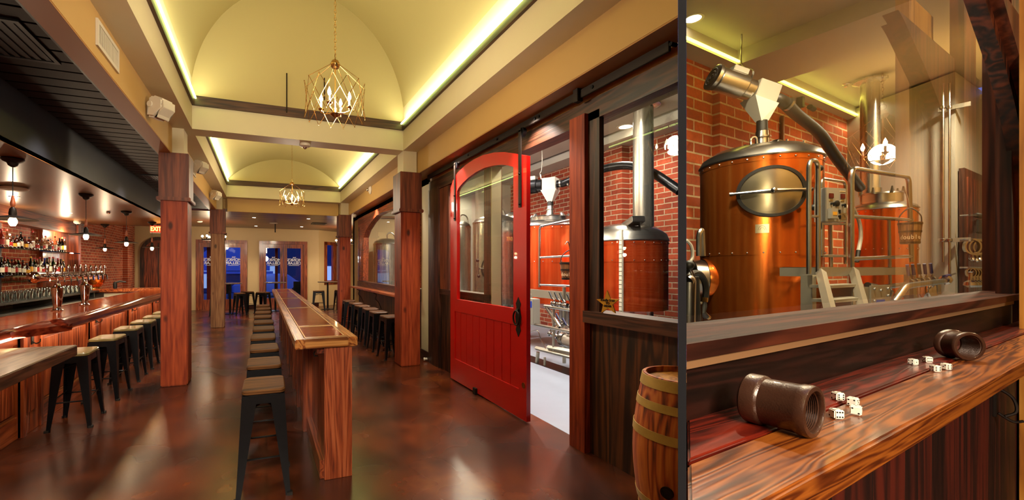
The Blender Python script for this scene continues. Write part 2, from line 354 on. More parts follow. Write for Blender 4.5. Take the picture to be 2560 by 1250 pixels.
        if solid:
            q = o.modifiers.new('s', 'SOLIDIFY'); q.thickness = solid; q.offset = 0
        if sub:
            q = o.modifiers.new('b', 'SUBSURF'); q.levels = sub; q.render_levels = sub
        return o
def tag(o, label=None, cat=None, group=None, kind=None):
    if label: o['label'] = label
    if cat: o['category'] = cat
    if group: o['group'] = group
    if kind: o['kind'] = kind
    return o
def thing(name, label, cat, loc=(0, 0, 0), rz=0, group=None, rot=False):
    o = bpy.data.objects.new(name, None); C.objects.link(o); o.empty_display_size = .1
    loc = Vector(loc)
    if rot: loc = TR @ loc; rz = rz+TH
    o.location = loc; o.rotation_euler = (0, 0, rz); return tag(o, label, cat, group)
def struct(mb, name, mat, **k): return tag(mb.build(name, mat, **k), kind='structure')
def dup(o, loc=None, rz=None, label=None, group=None, parent=None, rot=False, scale=None):
    c = o.copy(); C.objects.link(c)
    if parent is not None: c.parent = parent
    else:
        if loc is not None:
            loc = Vector(loc); c.location = TR @ loc if rot else loc
        if rz is not None: c.rotation_euler = (0, 0, rz+(TH if rot else 0))
        if label: c['label'] = label
        if group: c['group'] = group
        if scale: c.scale = scale
    for ch in o.children: dup(ch, parent=c)
    return c
def text(body, size, mat, parent, loc, rotm, name='lettering', ext=.001, bold=0, mirror=False, align='CENTER', sx=1.0):
    cu = bpy.data.curves.new('t', 'FONT'); cu.body = body; cu.size = size; cu.extrude = ext; cu.align_x = align; cu.align_y = 'CENTER'; cu.offset = bold; cu.space_line = .85
    to = bpy.data.objects.new('t', cu); C.objects.link(to)
    dg = bpy.context.evaluated_depsgraph_get(); me = bpy.data.meshes.new_from_object(to.evaluated_get(dg)); bpy.data.objects.remove(to)
    M_ = Matrix.Translation(Vector(loc)) @ rotm.to_4x4() @ Matrix.Diagonal(((-1 if mirror else 1)*sx, 1, 1, 1))
    me.transform(M_)
    if mirror: me.flip_normals()
    me.materials.clear(); me.materials.append(MT[mat])
    o = bpy.data.objects.new(name, me); C.objects.link(o)
    if parent: o.parent = parent
    return o
def RM(x, y):  # rotation whose columns are text right, text up
    x = Vector(x).normalized(); y = Vector(y).normalized(); z = x.cross(y); return Matrix((x, y, z)).transposed()
def arc(pts, n=6):
    """Catmull-Rom through points"""
    P = [Vector(p) for p in pts]; P = [P[0]*2-P[1]]+P+[P[-1]*2-P[-2]]; out = []
    for i in range(1, len(P)-2):
        for k in range(n):
            t = k/n; a, b_, c, d = P[i-1:i+3]
            out.append(.5*((2*b_)+(c-a)*t+(2*a-5*b_+4*c-d)*t*t+(3*b_-a-3*c+d)*t**3))
    out.append(P[-2]); return out
def fillet(pts, r=.06, n=5):
    P = [Vector(p) for p in pts]; out = [P[0]]
    for i in range(1, len(P)-1):
        a = (P[i-1]-P[i]); c = (P[i+1]-P[i]); q = min(r, a.length*.45, c.length*.45); a = P[i]+a.normalized()*q; c = P[i]+c.normalized()*q
        for k in range(n+1):
            t = k/n; out.append(a*(1-t)**2+P[i]*2*t*(1-t)+c*t*t)
    out.append(P[-1]); return out
# ================================================================== HALL : setting
ZB, ZF, ZT = 3.50, 3.82, 3.92          # beam soffit, beam face top, trim top
XL, XR = -.90, 2.135                   # nave faces of the long beams
XLo, XRo = -1.145, 2.385
ZS = 3.15; YC = 6.56; YC2 = 12.5; YB = 18.0
b = MB().box(-4.6, 2.75, -4.5, 20.5, -.12, 0); b.box(2.75, 4.8, 13, 20.5, -.12, 0); 
struct(b, 'floor', 'stained_floor', clip=None, smooth=0)
struct(MB().box(2.75, 7.6, .1, 20, -.11, .0), 'floor_brewery', 'epoxy_floor', clip='L', smooth=0)
# long beams (cream)
b = MB(); b.box(XLo, XL, -4.5, YB-5, ZB, ZT+1.9)
struct(b, 'trim_1', 'cream', smooth=0)
b = MB(); b.box(XR, XRo, .5, YB-5, ZB, ZT+1.9); struct(b, 'trim_2', 'cream', clip='L', smooth=0)
# mustard bands, with thin brown slabs painting the shade on their undersides
b = MB(); b.box(XLo-.17, XLo, -4.5, YB-5, ZS, ZS+2); struct(b, 'trim_3', 'mustard', smooth=0)
struct(MB().box(XLo-.17, XLo-.002, -4.5, YB-5, ZS-.012, ZS), 'trim_4', 'soffit_brown', smooth=0)
b = MB(); b.box(XRo, XRo+.36, .5, YB-5, ZS, ZS+2); struct(b, 'trim_5', 'mustard', clip='L', smooth=0)
struct(MB().box(XRo+.002, 2.648, .5, YB-5, ZS-.012, ZS), 'trim_6', 'soffit_brown', clip='L', smooth=0)
# cross beams
for y, nm in ((YC, 'trim_7'), (YC2, 'trim_8')):
    b = MB(); b.box(XL, XR, y, y+.33, ZB, ZT+1.7 if y > 10 else 5.9)
    struct(b, nm, 'cream', smooth=0)
b = MB(); b.box(XL, XR, YC2+.33, YC2+.45, ZS, ZB+.4); struct(b, 'trim_9', 'mustard', smooth=0)
struct(MB().box(-1.4, 2.9, 12.96, 13.05, ZS+.08, 6), 'wall_front_header', 'mustard', smooth=0)
# wooden coving trim
k = 10
def trimband(y0, y1, clip, k0):
    b = MB(); b.box(XL, XL+.035, y0, y1, ZF, ZT+.03); struct(b, 'trim_%d' % k0, 'trim_dark_y', smooth=0)
    b = MB(); b.box(XR-.035, XR, y0, y1, ZF, ZT+.03); struct(b, 'trim_%d' % (k0+1), 'trim_dark_y', clip=clip, smooth=0)
    b = MB(); b.box(XL+.035, XR-.035, y1-.035, y1, ZF, ZT+.03); struct(b, 'trim_%d' % (k0+2), 'trim_dark', smooth=0)
trimband(-4.4, YC, 'L', 10); trimband(YC+.33, YC2, None, 13)
b = MB(); b.box(XL+.035, XR-.035, YC+.33, YC+.365, ZF, ZT+.03); struct(b, 'trim_16', 'trim_dark', smooth=0)
# barrel vaults springing behind the trim
def vault(y0, y1, z0, zp, x0, x1, name, end, clip=None, p=2.0):
    b = MB(); xm = (x0+x1)/2; r = (x1-x0)/2
    def pr(u):
        a = PI*u; c = math.cos(a); return xm-r*c, z0+(zp-z0)*(math.sin(a)**(2/p))
    b.surf(lambda u, v: (pr(u)[0], y0+(y1-y0)*v, pr(u)[1]), 48, 8)
    o = struct(b, name, 'vault', clip=clip, smooth=60)
    if not end: return
    e = MB(); n = 48; pts = [pr(i/n) for i in range(n+1)]
    e.prism([(q[0], q[1]) for q in pts], y1-.006, y1+.0, 'y')
    struct(e, end, 'vault', smooth=0)
def seg(z0, zp, x0, x1, y0, y1, name, end):
    b = MB(); w = (x1-x0)/2; s = zp-z0; rr = (w*w+s*s)/(2*s); xm = (x0+x1)/2; th = math.asin(min(1, w/rr))
    pr = lambda u: (xm+rr*math.sin(-th+2*th*u), zp-rr+rr*math.cos(-th+2*th*u))
    b.surf(lambda u, v: (pr(u)[0], y0+(y1-y0)*v, pr(u)[1]), 40, 8); struct(b, name, 'vault', smooth=60)
    for q, yy in enumerate((y1-.006,)):
        e = MB(); e.prism([pr(i/40) for i in range(41)], yy, yy+.006, 'y'); struct(e, end, 'vault', smooth=0)
vault(.3, YC, ZT-.02, 5.75, XL-.02, XR+.02, 'ceiling_near', 'trim_17', 'L', 2.0)
vault(-4.4, .3, ZT-.02, 5.75, XL-.02, XR+.02, 'ceiling_behind', None, None, 2.0)
seg(ZT-.02, 4.62, XL-.02, XR+.02, YC+.33, YC2, 'ceiling_middle', 'trim_18')
# bar-side ceilings
b = MB(); y = -4.5
while y < YC2+.1:
    for (a_, c_, z_) in ((y, y+.165, ZS+.03), (y+.165, y+.19, ZS+.055)):
        o_ = len(b.v); b.add([(x, yy, z) for x in (-2.035, XLo-.17) for yy in (a_, c_) for z in (z_, ZS+.1)], [(0, 1, 3, 2), (4, 6, 7, 5), (0, 4, 5, 1), (2, 3, 7, 6), (0, 2, 6, 4), (1, 5, 7, 3)])
    y += .19
struct(b, 'ceiling_bead_board', 'bead_board', smooth=0)
struct(MB().box(XLo-.185, XLo-.17, -4.5, YC2+.1, ZS-.012, ZS+.05), 'trim_19', 'black_plastic', smooth=0)
struct(MB().box(-2.06, -2.035, -4.5, YC2+.1, 2.66, ZS+.1), 'trim_20', 'navy_paint', smooth=0)
struct(MB().box(-4.4, -2.035, -4.5, YC2+.1, 2.655, 2.70), 'ceiling_bar', 'copper_ceiling', smooth=0)
struct(MB().box(-4.4, -2.0, YC2+.1, YC2+.13, 2.655, 3.2), 'trim_21', 'navy_paint', smooth=0)
struct(MB().box(-4.6, 4.8, YC2+.45, 20.5, ZS, ZS+.08), 'ceiling_front_room', 'plank_ceiling', smooth=0)
# brick wall behind the bar
struct(MB().box(-4.5, -4.3, -4.5, 18.0, 0, 4), 'wall_left', 'brick_y', smooth=0)
struct(MB().box(-4.3, -4.16, 16.6, 17.2, 0, 3.15), 'wall_left_pier', 'brick_y', smooth=0)
# back wall with two glazed door pairs
def wall_x(name, y0, y1, x0, x1, z1, holes, mat, clip=None):
    b = MB(); x = x0
    for (a, c, h) in sorted(holes):
        b.box(x, a, y0, y1, 0, z1); b.box(a, c, y0, y1, h, z1); x = c
    b.box(x, x1, y0, y1, 0, z1); return struct(b, name, mat, smooth=0, clip=clip)
D1 = (-2.336, -.556); D2 = (-.118, 1.719)
wall_x('wall_back', YB, YB+.25, -4.4, 2.184, ZS+.02, [(D1[0], D1[1], 2.66), (D2[0], D2[1], 2.66)], 'tan_back')
struct(MB().box(-.55, -.12, YB-.02, YB, 0, .14), 'baseboard_back', 'dark_frame_x', smooth=0)
struct(MB().box(1.73, 2.184, YB-.02, YB, 0, .14), 'baseboard_back_right', 'dark_frame_x', smooth=0)
# splayed wall with window
def seg_wall(p, q, z0, z1, th=.2):
    p = Vector(p); q = Vector(q); n = Vector((-(q-p).y, (q-p).x)).normalized()*th
    return [(p.x, p.y, z0), (q.x, q.y, z0), (q.x+n.x, q.y+n.y, z0), (p.x+n.x, p.y+n.y, z0), (p.x, p.y, z1), (q.x, q.y, z1), (q.x+n.x, q.y+n.y, z1), (p.x+n.x, p.y+n.y, z1)]
def on_splay(px, py):
    # intersection with the splayed wall line
    dx, dy, v = _d(A, px, py); p0 = Vector((2.184, 18.0)); dd = Vector((2.3, 1.7))
    det = dx*(-dd.y)+dd.x*dy; t = (p0.x*(-dd.y)+dd.x*p0.y)/det
    return Vector((dx*t, dy*t, H+v*t))
w0 = on_splay(812, 604); w1 = on_splay(850, 604); wb = on_splay(812, 712).z; wt = w0.z
P0 = (2.184, 18.0); P1 = (4.6, 18.0+2.416*1.7/2.3); a0 = (w0.x, w0.y); a1 = (w1.x, w1.y)
b = MB(); b.hexa(seg_wall(P0, a0, 0, ZS)); b.hexa(seg_wall(a1, P1, 0, ZS)); b.hexa(seg_wall(a0, a1, 0, wb)); b.hexa(seg_wall(a0, a1, wt, ZS))
struct(b, 'wall_splayed', 'tan_back', smooth=0)
def lerp2(p, q, t): return (p[0]+(q[0]-p[0])*t, p[1]+(q[1]-p[1])*t)
b = MB(); of = (.0, -.03)
def sw(t0, t1, z0, z1, th=.1): b.hexa([(x-.02, y-.03, z) for x, y, z in seg_wall(lerp2(a0, a1, t0), lerp2(a0, a1, t1), z0, z1, th)])
sw(0, .18, wb, wt); sw(.55, .8, wb, wt); sw(0, 1, wt-.14, wt); sw(0, 1, wb, wb+.18)
struct(b, 'window_1', 'cherry', smooth=0)
struct(MB().box(4.55, 4.75, 12.7, 20, 0, ZS), 'wall_far_right', 'tan_back', smooth=0)
struct(MB().box(2.65, 4.75, 13.0, 13.2, 0, ZS), 'wall_return', 'tan_back', smooth=0)
# door pairs of the back wall
def door_pair(name, x0, x1, slabs):
    r = tag(thing(name, None, None, ((x0+x1)/2, YB, 0)), kind='structure'); cx = (x0+x1)/2; w = (x1-x0)/2; y = -.05
    b = MB(); b.box(-w, -w+.12, y, .2, 0, 2.66); b.box(w-.12, w, y, .2, 0, 2.66); b.box(-w, w, y, .2, 2.54, 2.66)
    b.build('frame', 'cherry', r, smooth=0)
    for s in (-1, 1):
        d = thing('door_leaf', None, None); d.parent = r; del_ = None
        a, c = (-w+.12, -.005) if s < 0 else (.005, w-.12)
        b = MB(); st = .13
        b.box(a, a+st, .03, .09, 0, 2.54); b.box(c-st, c, .03, .09, 0, 2.54); b.box(a, c, .03, .09, 2.38, 2.54); b.box(a, c, .03, .09, 0, .38)
        m_ = b.build('leaf_frame', 'cherry', d, smooth=0)
        MB().box(a+st, c-st, .055, .062, .38, 2.38).build('glass_pane', 'pane', d, smooth=0)
        MB().cyl(((c-.06) if s < 0 else (a+.06), .0, .95), ((c-.06) if s < 0 else (a+.06), .0, 1.25), .012).build('handle', 'iron', d)
        xm = (a+c)/2+.02; rr = RM((1, 0, 0), (0, 0, 1))
        text('THE', .07, 'letter_white', d, (xm, .05, 2.03-.03), rr, 'window_lettering', mirror=True, bold=.003)
        text("MONK'S\nCELLAR", .15, 'letter_white', d, (xm, .05, 1.84), rr, 'window_lettering', mirror=True, bold=.005)
        MB().box(a+st+.06, c-st-.06, .05, .053, 1.68, 1.695).build('window_lettering', 'letter_white', d, smooth=0)
    return r
door_pair('door_1', D1[0], D1[1], 0); door_pair('door_2', D2[0], D2[1], 0)
# arched dark door far left in the back wall
r = tag(thing('door_3', None, None, (-3.55, YB, 0)), kind='structure')
w = .57; pts = [(-w, 0)]+[(-w*math.cos(a), 2.15+.57*math.sin(a)) for a in [PI*i/20 for i in range(21)]]+[(w, 0)]
ins = [(-w+.12, .0)]+[(-(w-.12)*math.cos(a), 2.15+.45*math.sin(a)) for a in [PI*i/20 for i in range(21)]]+[(w-.12, 0)]
MB().strip(pts, ins, -.08, 0, 'y').build('frame', 'dark_frame', r, smooth=0)
MB().prism(ins, -.04, -.002, 'y').build('door_leaf', 'cherry', r, smooth=0)
MB().box(-.02, .02, -.055, -.04, .1, 2.5).build('door_batten', 'dark_frame', r, smooth=0)

# ------------------------------------------------------------------ right-hand wall of the hall (X = 2.65)
XW = 2.65
yw = lambda px: L(px, 600, x=XW).y
Y_win0, Y_win1 = yw(900), 6.9
# arched window outline
ap = [(910, 702), (911, 640), (911.5, 594), (918, 575), (930, 556), (944, 539), (961, 530), (978, 525.5)]
ar = [L(*p, x=XW) for p in ap]; ya = ar[-1].y-.25
left = [(q.y, q.z) for q in ar]
kk = (ya-7.3)/(left[0][0]-ya); mirr = [(ya-(y-ya)*kk, z) for y, z in left[::-1]]
arch = left+mirr; arch_out = []
zlow = left[0][1]; ytop = YC2-.14; YO0 = mirr[-1][0]-.2
zo = ZS-.12
n = len(arch)
outer = [(ytop, zlow), (ytop, 2.2), (ytop, 2.55)]+[(ytop-(ytop-YO0)*t, zo) for t in [i/(n-7) for i in range(n-6)]]+[(YO0, 2.55), (YO0, 2.2), (YO0, zlow)]
outer = outer[:n] if len(outer) >= n else outer
b = MB(); b.strip(arch, outer, XW-.03, XW+.12, 'x')
struct(b, 'window_2', 'cherry_y', smooth=0)
b = MB(); b.box(XW-.04, XW+.12, YO0, ytop, zlow-.24, zlow-.02); struct(b, 'trim_22', 'dark_frame_y', smooth=0)
struct(MB().box(XW+.03, XW+.036, YO0+.1, ytop-.1, zlow-.02, zo-.05), 'window_3', 'pane', smooth=0)
struct(MB().box(XW-.045, XW-.03, ytop-.22, ytop-.2, zlow, 2.75), 'trim_23', 'dark_frame', smooth=0)
# wall pieces: cream strip far, plank apron below window, cream strip near column, wall above
struct(MB().box(XW, XW+.2, ytop, 13.2, 0, ZS+.05), 'wall_right_far', 'mustard', smooth=0)
struct(MB().box(XW, XW+.1, YO0, ytop, 0, zlow-.24), 'wall_right_apron', 'plank_dark', smooth=0)
struct(MB().box(XW, XW+.2, 6.68, YO0, 0, ZS+.05), 'wall_right_near', 'cream', smooth=0)
struct(MB().box(XW-.02, XW, 6.68, 7.3, 0, .16), 'baseboard_right', 'dark_frame_y', smooth=0)
struct(MB().box(XW, XW+.2, .5, 13, 3.03, ZB+1.0), 'wall_right_upper', 'mustard', clip='L', smooth=0)
struct(MB().box(XW, XW+.18, YO0, ytop, zo, ZS+.05), 'wall_right_lintel', 'mustard', smooth=0)
# timber screen with the fixed windows and the sliding-door opening
yp = {k: yw(k) for k in (1075, 1100, 1122, 1210, 1227, 1250, 1437, 1475, 1503)}
b = MB()
b.box(XW-.03, XW+.14, yp[1100], 6.68, 0, 2.9); struct(b, 'trim_24', 'dark_frame', smooth=0)
struct(MB().box(XW-.0, XW+.16, yp[1122], yp[1100], 1.18, 2.9), 'trim_25', 'red_timber_dark', smooth=0)
struct(MB().box(XW+.01, XW+.14, yp[1227], yp[1100], 0, 1.18), 'wall_right_panel', 'plank_dark', smooth=0)
struct(MB().box(XW-.01, XW+.16, yp[1227], yp[1100], 1.18, 1.26), 'trim_26', 'dark_frame_y', smooth=0)
struct(MB().box(XW+.07, XW+.076, yp[1210], yp[1122], 1.26, 2.9), 'window_4', 'pane', smooth=0)
struct(MB().box(XW, XW+.16, yp[1227], yp[1210], 0, 2.9), 'trim_27', 'red_timber_dark', smooth=0)
struct(MB().box(XW+.002, L(1251, 600, y=yp[1227]).x, yp[1227]-.02, yp[1227], 0, 2.9), 'trim_28', 'cream', smooth=0)
struct(MB().box(XW-.06, XW+.02, yp[1475], yp[1437], 0, 2.93), 'trim_29', 'red_timber', smooth=0)
struct(MB().box(XW-.02, XW+.028, yp[1503], yp[1475], 1.16, 2.93), 'trim_30', 'dark_frame', smooth=0)
struct(MB().box(XW+.03, XW+.036, .5, yp[1503], 1.2, 2.93), 'window_5', 'pane', clip='L', smooth=0)
struct(MB().box(XW-.07, XW+.14, .5, yp[1475]+.01, 1.13, 1.23), 'trim_31', 'dark_frame_y', clip='L', smooth=0)
struct(MB().box(XW-.0, XW+.12, .5, yp[1475], 0, 1.13), 'wall_right_planks', 'plank_dark', clip='L', smooth=0)
zh0 = 2.86
struct(MB().box(XW-.02, XW+.16, .5, 6.68, zh0, 3.04), 'trim_32', 'dark_frame_y', clip='L', smooth=0)
# hidden-from-view end walls behind the camera, brewery shell
struct(MB().box(-4.6, 18, -4.7, -4.5, 0, 6), 'wall_rear', 'mustard', smooth=0)
# brewery behind the screen
ZK = 4.2; XB = 7.35
struct(MB().box(XB, XB+.2, .5, 12.5, 0, ZK+.3), 'wall_brewery_brick', 'brick_red_y', clip='L', smooth=0)
struct(MB().box(XB-.2, XB, 6.95, 7.9, 0, ZK), 'wall_brewery_pier', 'brick_red_y', clip='L', smooth=0)
b = MB(); b.box(2.85, 6.6, .5, 13.6, ZK+.12, ZK+.2); b.box(6.78, 7.6, .5, 13.6, ZK, ZK+.2); b.box(6.6, 6.78, .5, 13.6, ZK+.22, ZK+.25)
b.box(2.85, 7.6, 12.9, 13.6, ZK, ZK+.2)
struct(b, 'ceiling_brewery', 'grey_white', clip='L', smooth=0)
tag(MB().box(6.80, 6.83, .9, 12.8, ZK+.14, ZK+.17).build('trim_33', 'cove_led', clip='L', smooth=0), kind='structure')
struct(MB().box(2.85, 7.6, 13.2, 13.4, 0, ZK+.2), 'wall_brewery_back', 'grey_white', smooth=0)
struct(MB().box(6.2, 7.4, 11.6, 11.8, 0, ZK), 'wall_brewery_return', 'grey_white', smooth=0)
struct(MB().box(2.84, 2.86, 6.9, 13.3, 3.1, ZK+.3), 'wall_brewery_upper', 'grey_white', smooth=0)
struct(MB().box(2.84, 2.87, .5, 6.9, 3.1, ZK+.3), 'wall_brewery_upper_near', 'grey_white', clip='L', smooth=0)
# near ceiling over the open end and partition
struct(MB().box(2.1, 17.2, -8, .5, ZB, ZB+.1), 'ceiling_near_side', 'vault', rot=True, smooth=0)
struct(MB().box(1.6, 17.2, -8, .56, -.12, -.002), 'floor_near_side', 'stained_floor', rot=True, smooth=0)
struct(MB().box(17.0, 17.2, -8, .6, -.1, ZB+.1), 'wall_near_side', 'mustard', rot=True, smooth=0)
dl = Vector((math.sin(azl), math.cos(azl), 0)); dr = Vector((math.sin(azr), math.cos(azr), 0))
r0, r1 = .45, 9.2
pa = [dl*r0, dr*r0, dr*r1, dl*r1]; zt = 5.9
b = MB(); b.hexa([(p.x, p.y, 0) for p in pa]+[(p.x, p.y, zt) for p in pa]); struct(b, 'wall_partition', 'partition_grey', smooth=0)
# LED coves of the hall
for (x0, x1, y0, y1, c, nm) in ((XL+.04, XL+.06, -4.3, YC-.05, None, 34), (XR-.06, XR-.04, .6, YC-.05, 'L', 35), (XL+.04, XL+.06, YC+.4, YC2-.05, None, 36), (XR-.06, XR-.04, YC+.4, YC2-.05, None, 37)):
    tag(MB().box(x0, x1, y0, y1, ZT-.02, ZT).build('trim_%d' % nm, 'cove_led', clip=c, smooth=0), kind='structure')
# street outside the glazed doors
struct(MB().box(-14, 14, 18.25, 60, -.15, -.02), 'ground_street', 'asphalt', smooth=0)

# ================================================================== TASTING LEDGE : setting (frame u, n)
nf, ng, nbk = .293, .415, .53
zl = 1.27; zsill = 1.44
struct(MB().box(.5, 4.28, nbk, nbk+.16, zl-1.27, zsill-.03), 'wall_ledge_riser', 'riser_wood', rot=True, clip='R', smooth=0)
struct(MB().box(.5, 4.26, nbk-.012, nbk, zsill-.055, zsill-.035), 'trim_38', 'edge_tan', rot=True, clip='R', smooth=0)
struct(MB().box(.5, 4.9, nbk-.018, nbk+.18, zsill-.035, zsill), 'trim_39', 'dark_frame_x', rot=True, clip='R', smooth=0)
struct(MB().box(.5, 5.0, .47, nbk, 0, zl-.06), 'wall_ledge_planks', 'plank_dark_u', rot=True, clip='R', smooth=0)
struct(MB().box(.7, 4.84, .66, .665, zsill, 4.6), 'window_6', 'pane', rot=True, clip='R', smooth=0)
uq = lambda px, n_: R(px, 600, n=n_).x
struct(MB().box(uq(2455, .72), uq(2455, .72)+.35, .6, .72, zsill, 4.6), 'trim_40', 'post_u', rot=True, smooth=0)
struct(MB().box(uq(2488, .6), uq(2488, .6)+.3, .54, .6, zsill, 4.6), 'trim_41', 'post_u', rot=True, smooth=0)
# curved brace: inner edge traced on plane n=.5
cp = [(2395, -30), (2408, 0), (2432, 70), (2456, 140), (2482, 225), (2503, 310), (2518, 400), (2526, 500), (2530, 620), (2531, 722)]
ip = arc([R(*p, n=.56) for p in cp], 5); ip = [(q.x, q.z) for q in ip]; ip[-1] = (ip[-1][0], zsill-.2)
op = [(ip[-1][0]+.6, z) for x, z in ip]
struct(MB().strip(ip, op, .5, .56, 'y'), 'trim_42', 'post_u', rot=True, smooth=0)
ux = ip[-1][0]+.1
ax_ = [(x+.13, z) for x, z in ip]
struct(MB().strip([(x+.14, z) for x, z in ip], [(ip[-1][0]+.58, z) for x, z in ip], .46, .5, 'y'), 'trim_43', 'red_timber_dark', rot=True, smooth=0)
hu = R(2548, 600, n=.46).x
b = MB().box(hu, hu+.5, .40, .46, zl-1.27, 3.3); struct(b, 'trim_44', 'honey_wood', rot=True, smooth=0)
# brewery room beyond the glass
ZR = 5.2
struct(MB().box(3, 15, 4.22, 4.4, 0, ZR+.1), 'wall_tank_room_brick', 'brick_u', rot=True, clip='R', smooth=0)
pu = R(1797, 300, n=4.12).x
struct(MB().box(pu, 15, 4.1, 4.22, 0, ZR), 'wall_tank_room_pier', 'brick_u', rot=True, clip='R', smooth=0)
b = MB(); c1 = R(1819, 171, z=ZR).x; c2 = R(1932, 209, z=ZR).x; cn = 3.92
b.box(2, c1, .7, cn, ZR+.25, ZR+.3); b.box(c1, c2, .7, 4.3, ZR, ZR+.3); b.box(c2, 14.8, .7, cn, ZR+.25, ZR+.3); b.box(2, 15, cn, 4.4, ZR, ZR+.3)
struct(b, 'ceiling_tank_room', 'grey_white', rot=True, clip='R', smooth=0)
tag(MB().box(3, c1-.02, cn-.05, cn-.02, ZR+.02, ZR+.05).build('trim_45', 'cove_led_r', rot=True, clip='R', smooth=0), kind='structure')
tag(MB().box(c2+.02, 14.5, cn-.05, cn-.02, ZR+.02, ZR+.05).build('trim_46', 'cove_led_r', rot=True, smooth=0), kind='structure')
pA = R(2299, 237, z=ZR); pB = R(2388, 205, z=ZR); pD = R(2470, 252, z=ZR)
poly = [(14.6, 4.3), ((pA.x), (pA.y)), (pB.x, pB.y), (pD.x, pB.y-.04), (16.5, .6), (16.9, .6), (16.9, 4.3)]
struct(MB().prism([(14.15, 4.3), (pA.x, pA.y), (pB.x, pB.y), (17.0, pB.y-.06), (17.0, 4.3)], 0, ZR+.2), 'wall_tank_room_end', 'grey_white', rot=True, smooth=0)
struct(MB().box(17.0, 17.2, -4, 4.3, 0, ZR+.3), 'wall_tank_room_side', 'grey_white', rot=True, smooth=0)
struct(MB().box(14.8, 17, .7, 4.3, ZR, ZR+.1), 'ceiling_tank_room_end', 'grey_white', rot=True, smooth=0)
struct(MB().box(2, 17, .7, 4.4, -.12, 0), 'floor_tank_room', 'epoxy_floor', rot=True, clip='R', smooth=0)
struct(MB().box(4.95, 17, .6, .7, 0, ZR+.3), 'wall_ledge_side', 'mustard', rot=True, smooth=0)
struct(MB().box(.6, 4.95, .62, .7, 4.6, ZR+.3), 'wall_ledge_upper', 'grey_white', rot=True, clip='R', smooth=0)
# ================================================================== HALL : objects
# ---- timber columns (a thing each)
def column(label, x0, x1, y0, y1, mat):
    cx, cy = (x0+x1)/2, (y0+y1)/2; hx, hy = (x1-x0)/2, (y1-y0)/2
    r = thing('timber_column', label, 'column', (cx, cy, 0), 0, 'timber columns down the hall')
    MB().box(-hx, hx, -hy, hy, 0, 2.53).build('post', mat, r, bevel=.012)
    MB().box(-hx-.02, hx+.02, -hy-.02, hy+.02, 2.53, ZS).build('capital', 'red_timber_dark', r, bevel=.008)
    MB().box(-hx-.045, hx+.045, -hy-.045, hy+.045, 2.5, 2.55).build('collar', 'red_timber_dark', r, bevel=.008)
    q = .03; MB().box(-hx+q+.02, hx-q-.02, -hy+.04, hy-.02, ZS, ZB).build('plaster_neck', 'cream', r, smooth=0)
    return r
column('nearer left timber column, bright red-brown, beside the bar stools', -1.275, -.955, YC, YC+.37, 'red_timber')
column('nearer right timber column with dark knots, beside the red door', 2.09, 2.42, YC-.03, YC+.34, 'red_timber')
column('farther left timber column, greyish weathered wood, in front of the glazed doors', -1.28, -.96, YC2, YC2+.38, 'old_timber')
column('farther right timber column, beside the wall ledge and its stools', 2.11, 2.44, YC2, YC2+.38, 'red_timber')

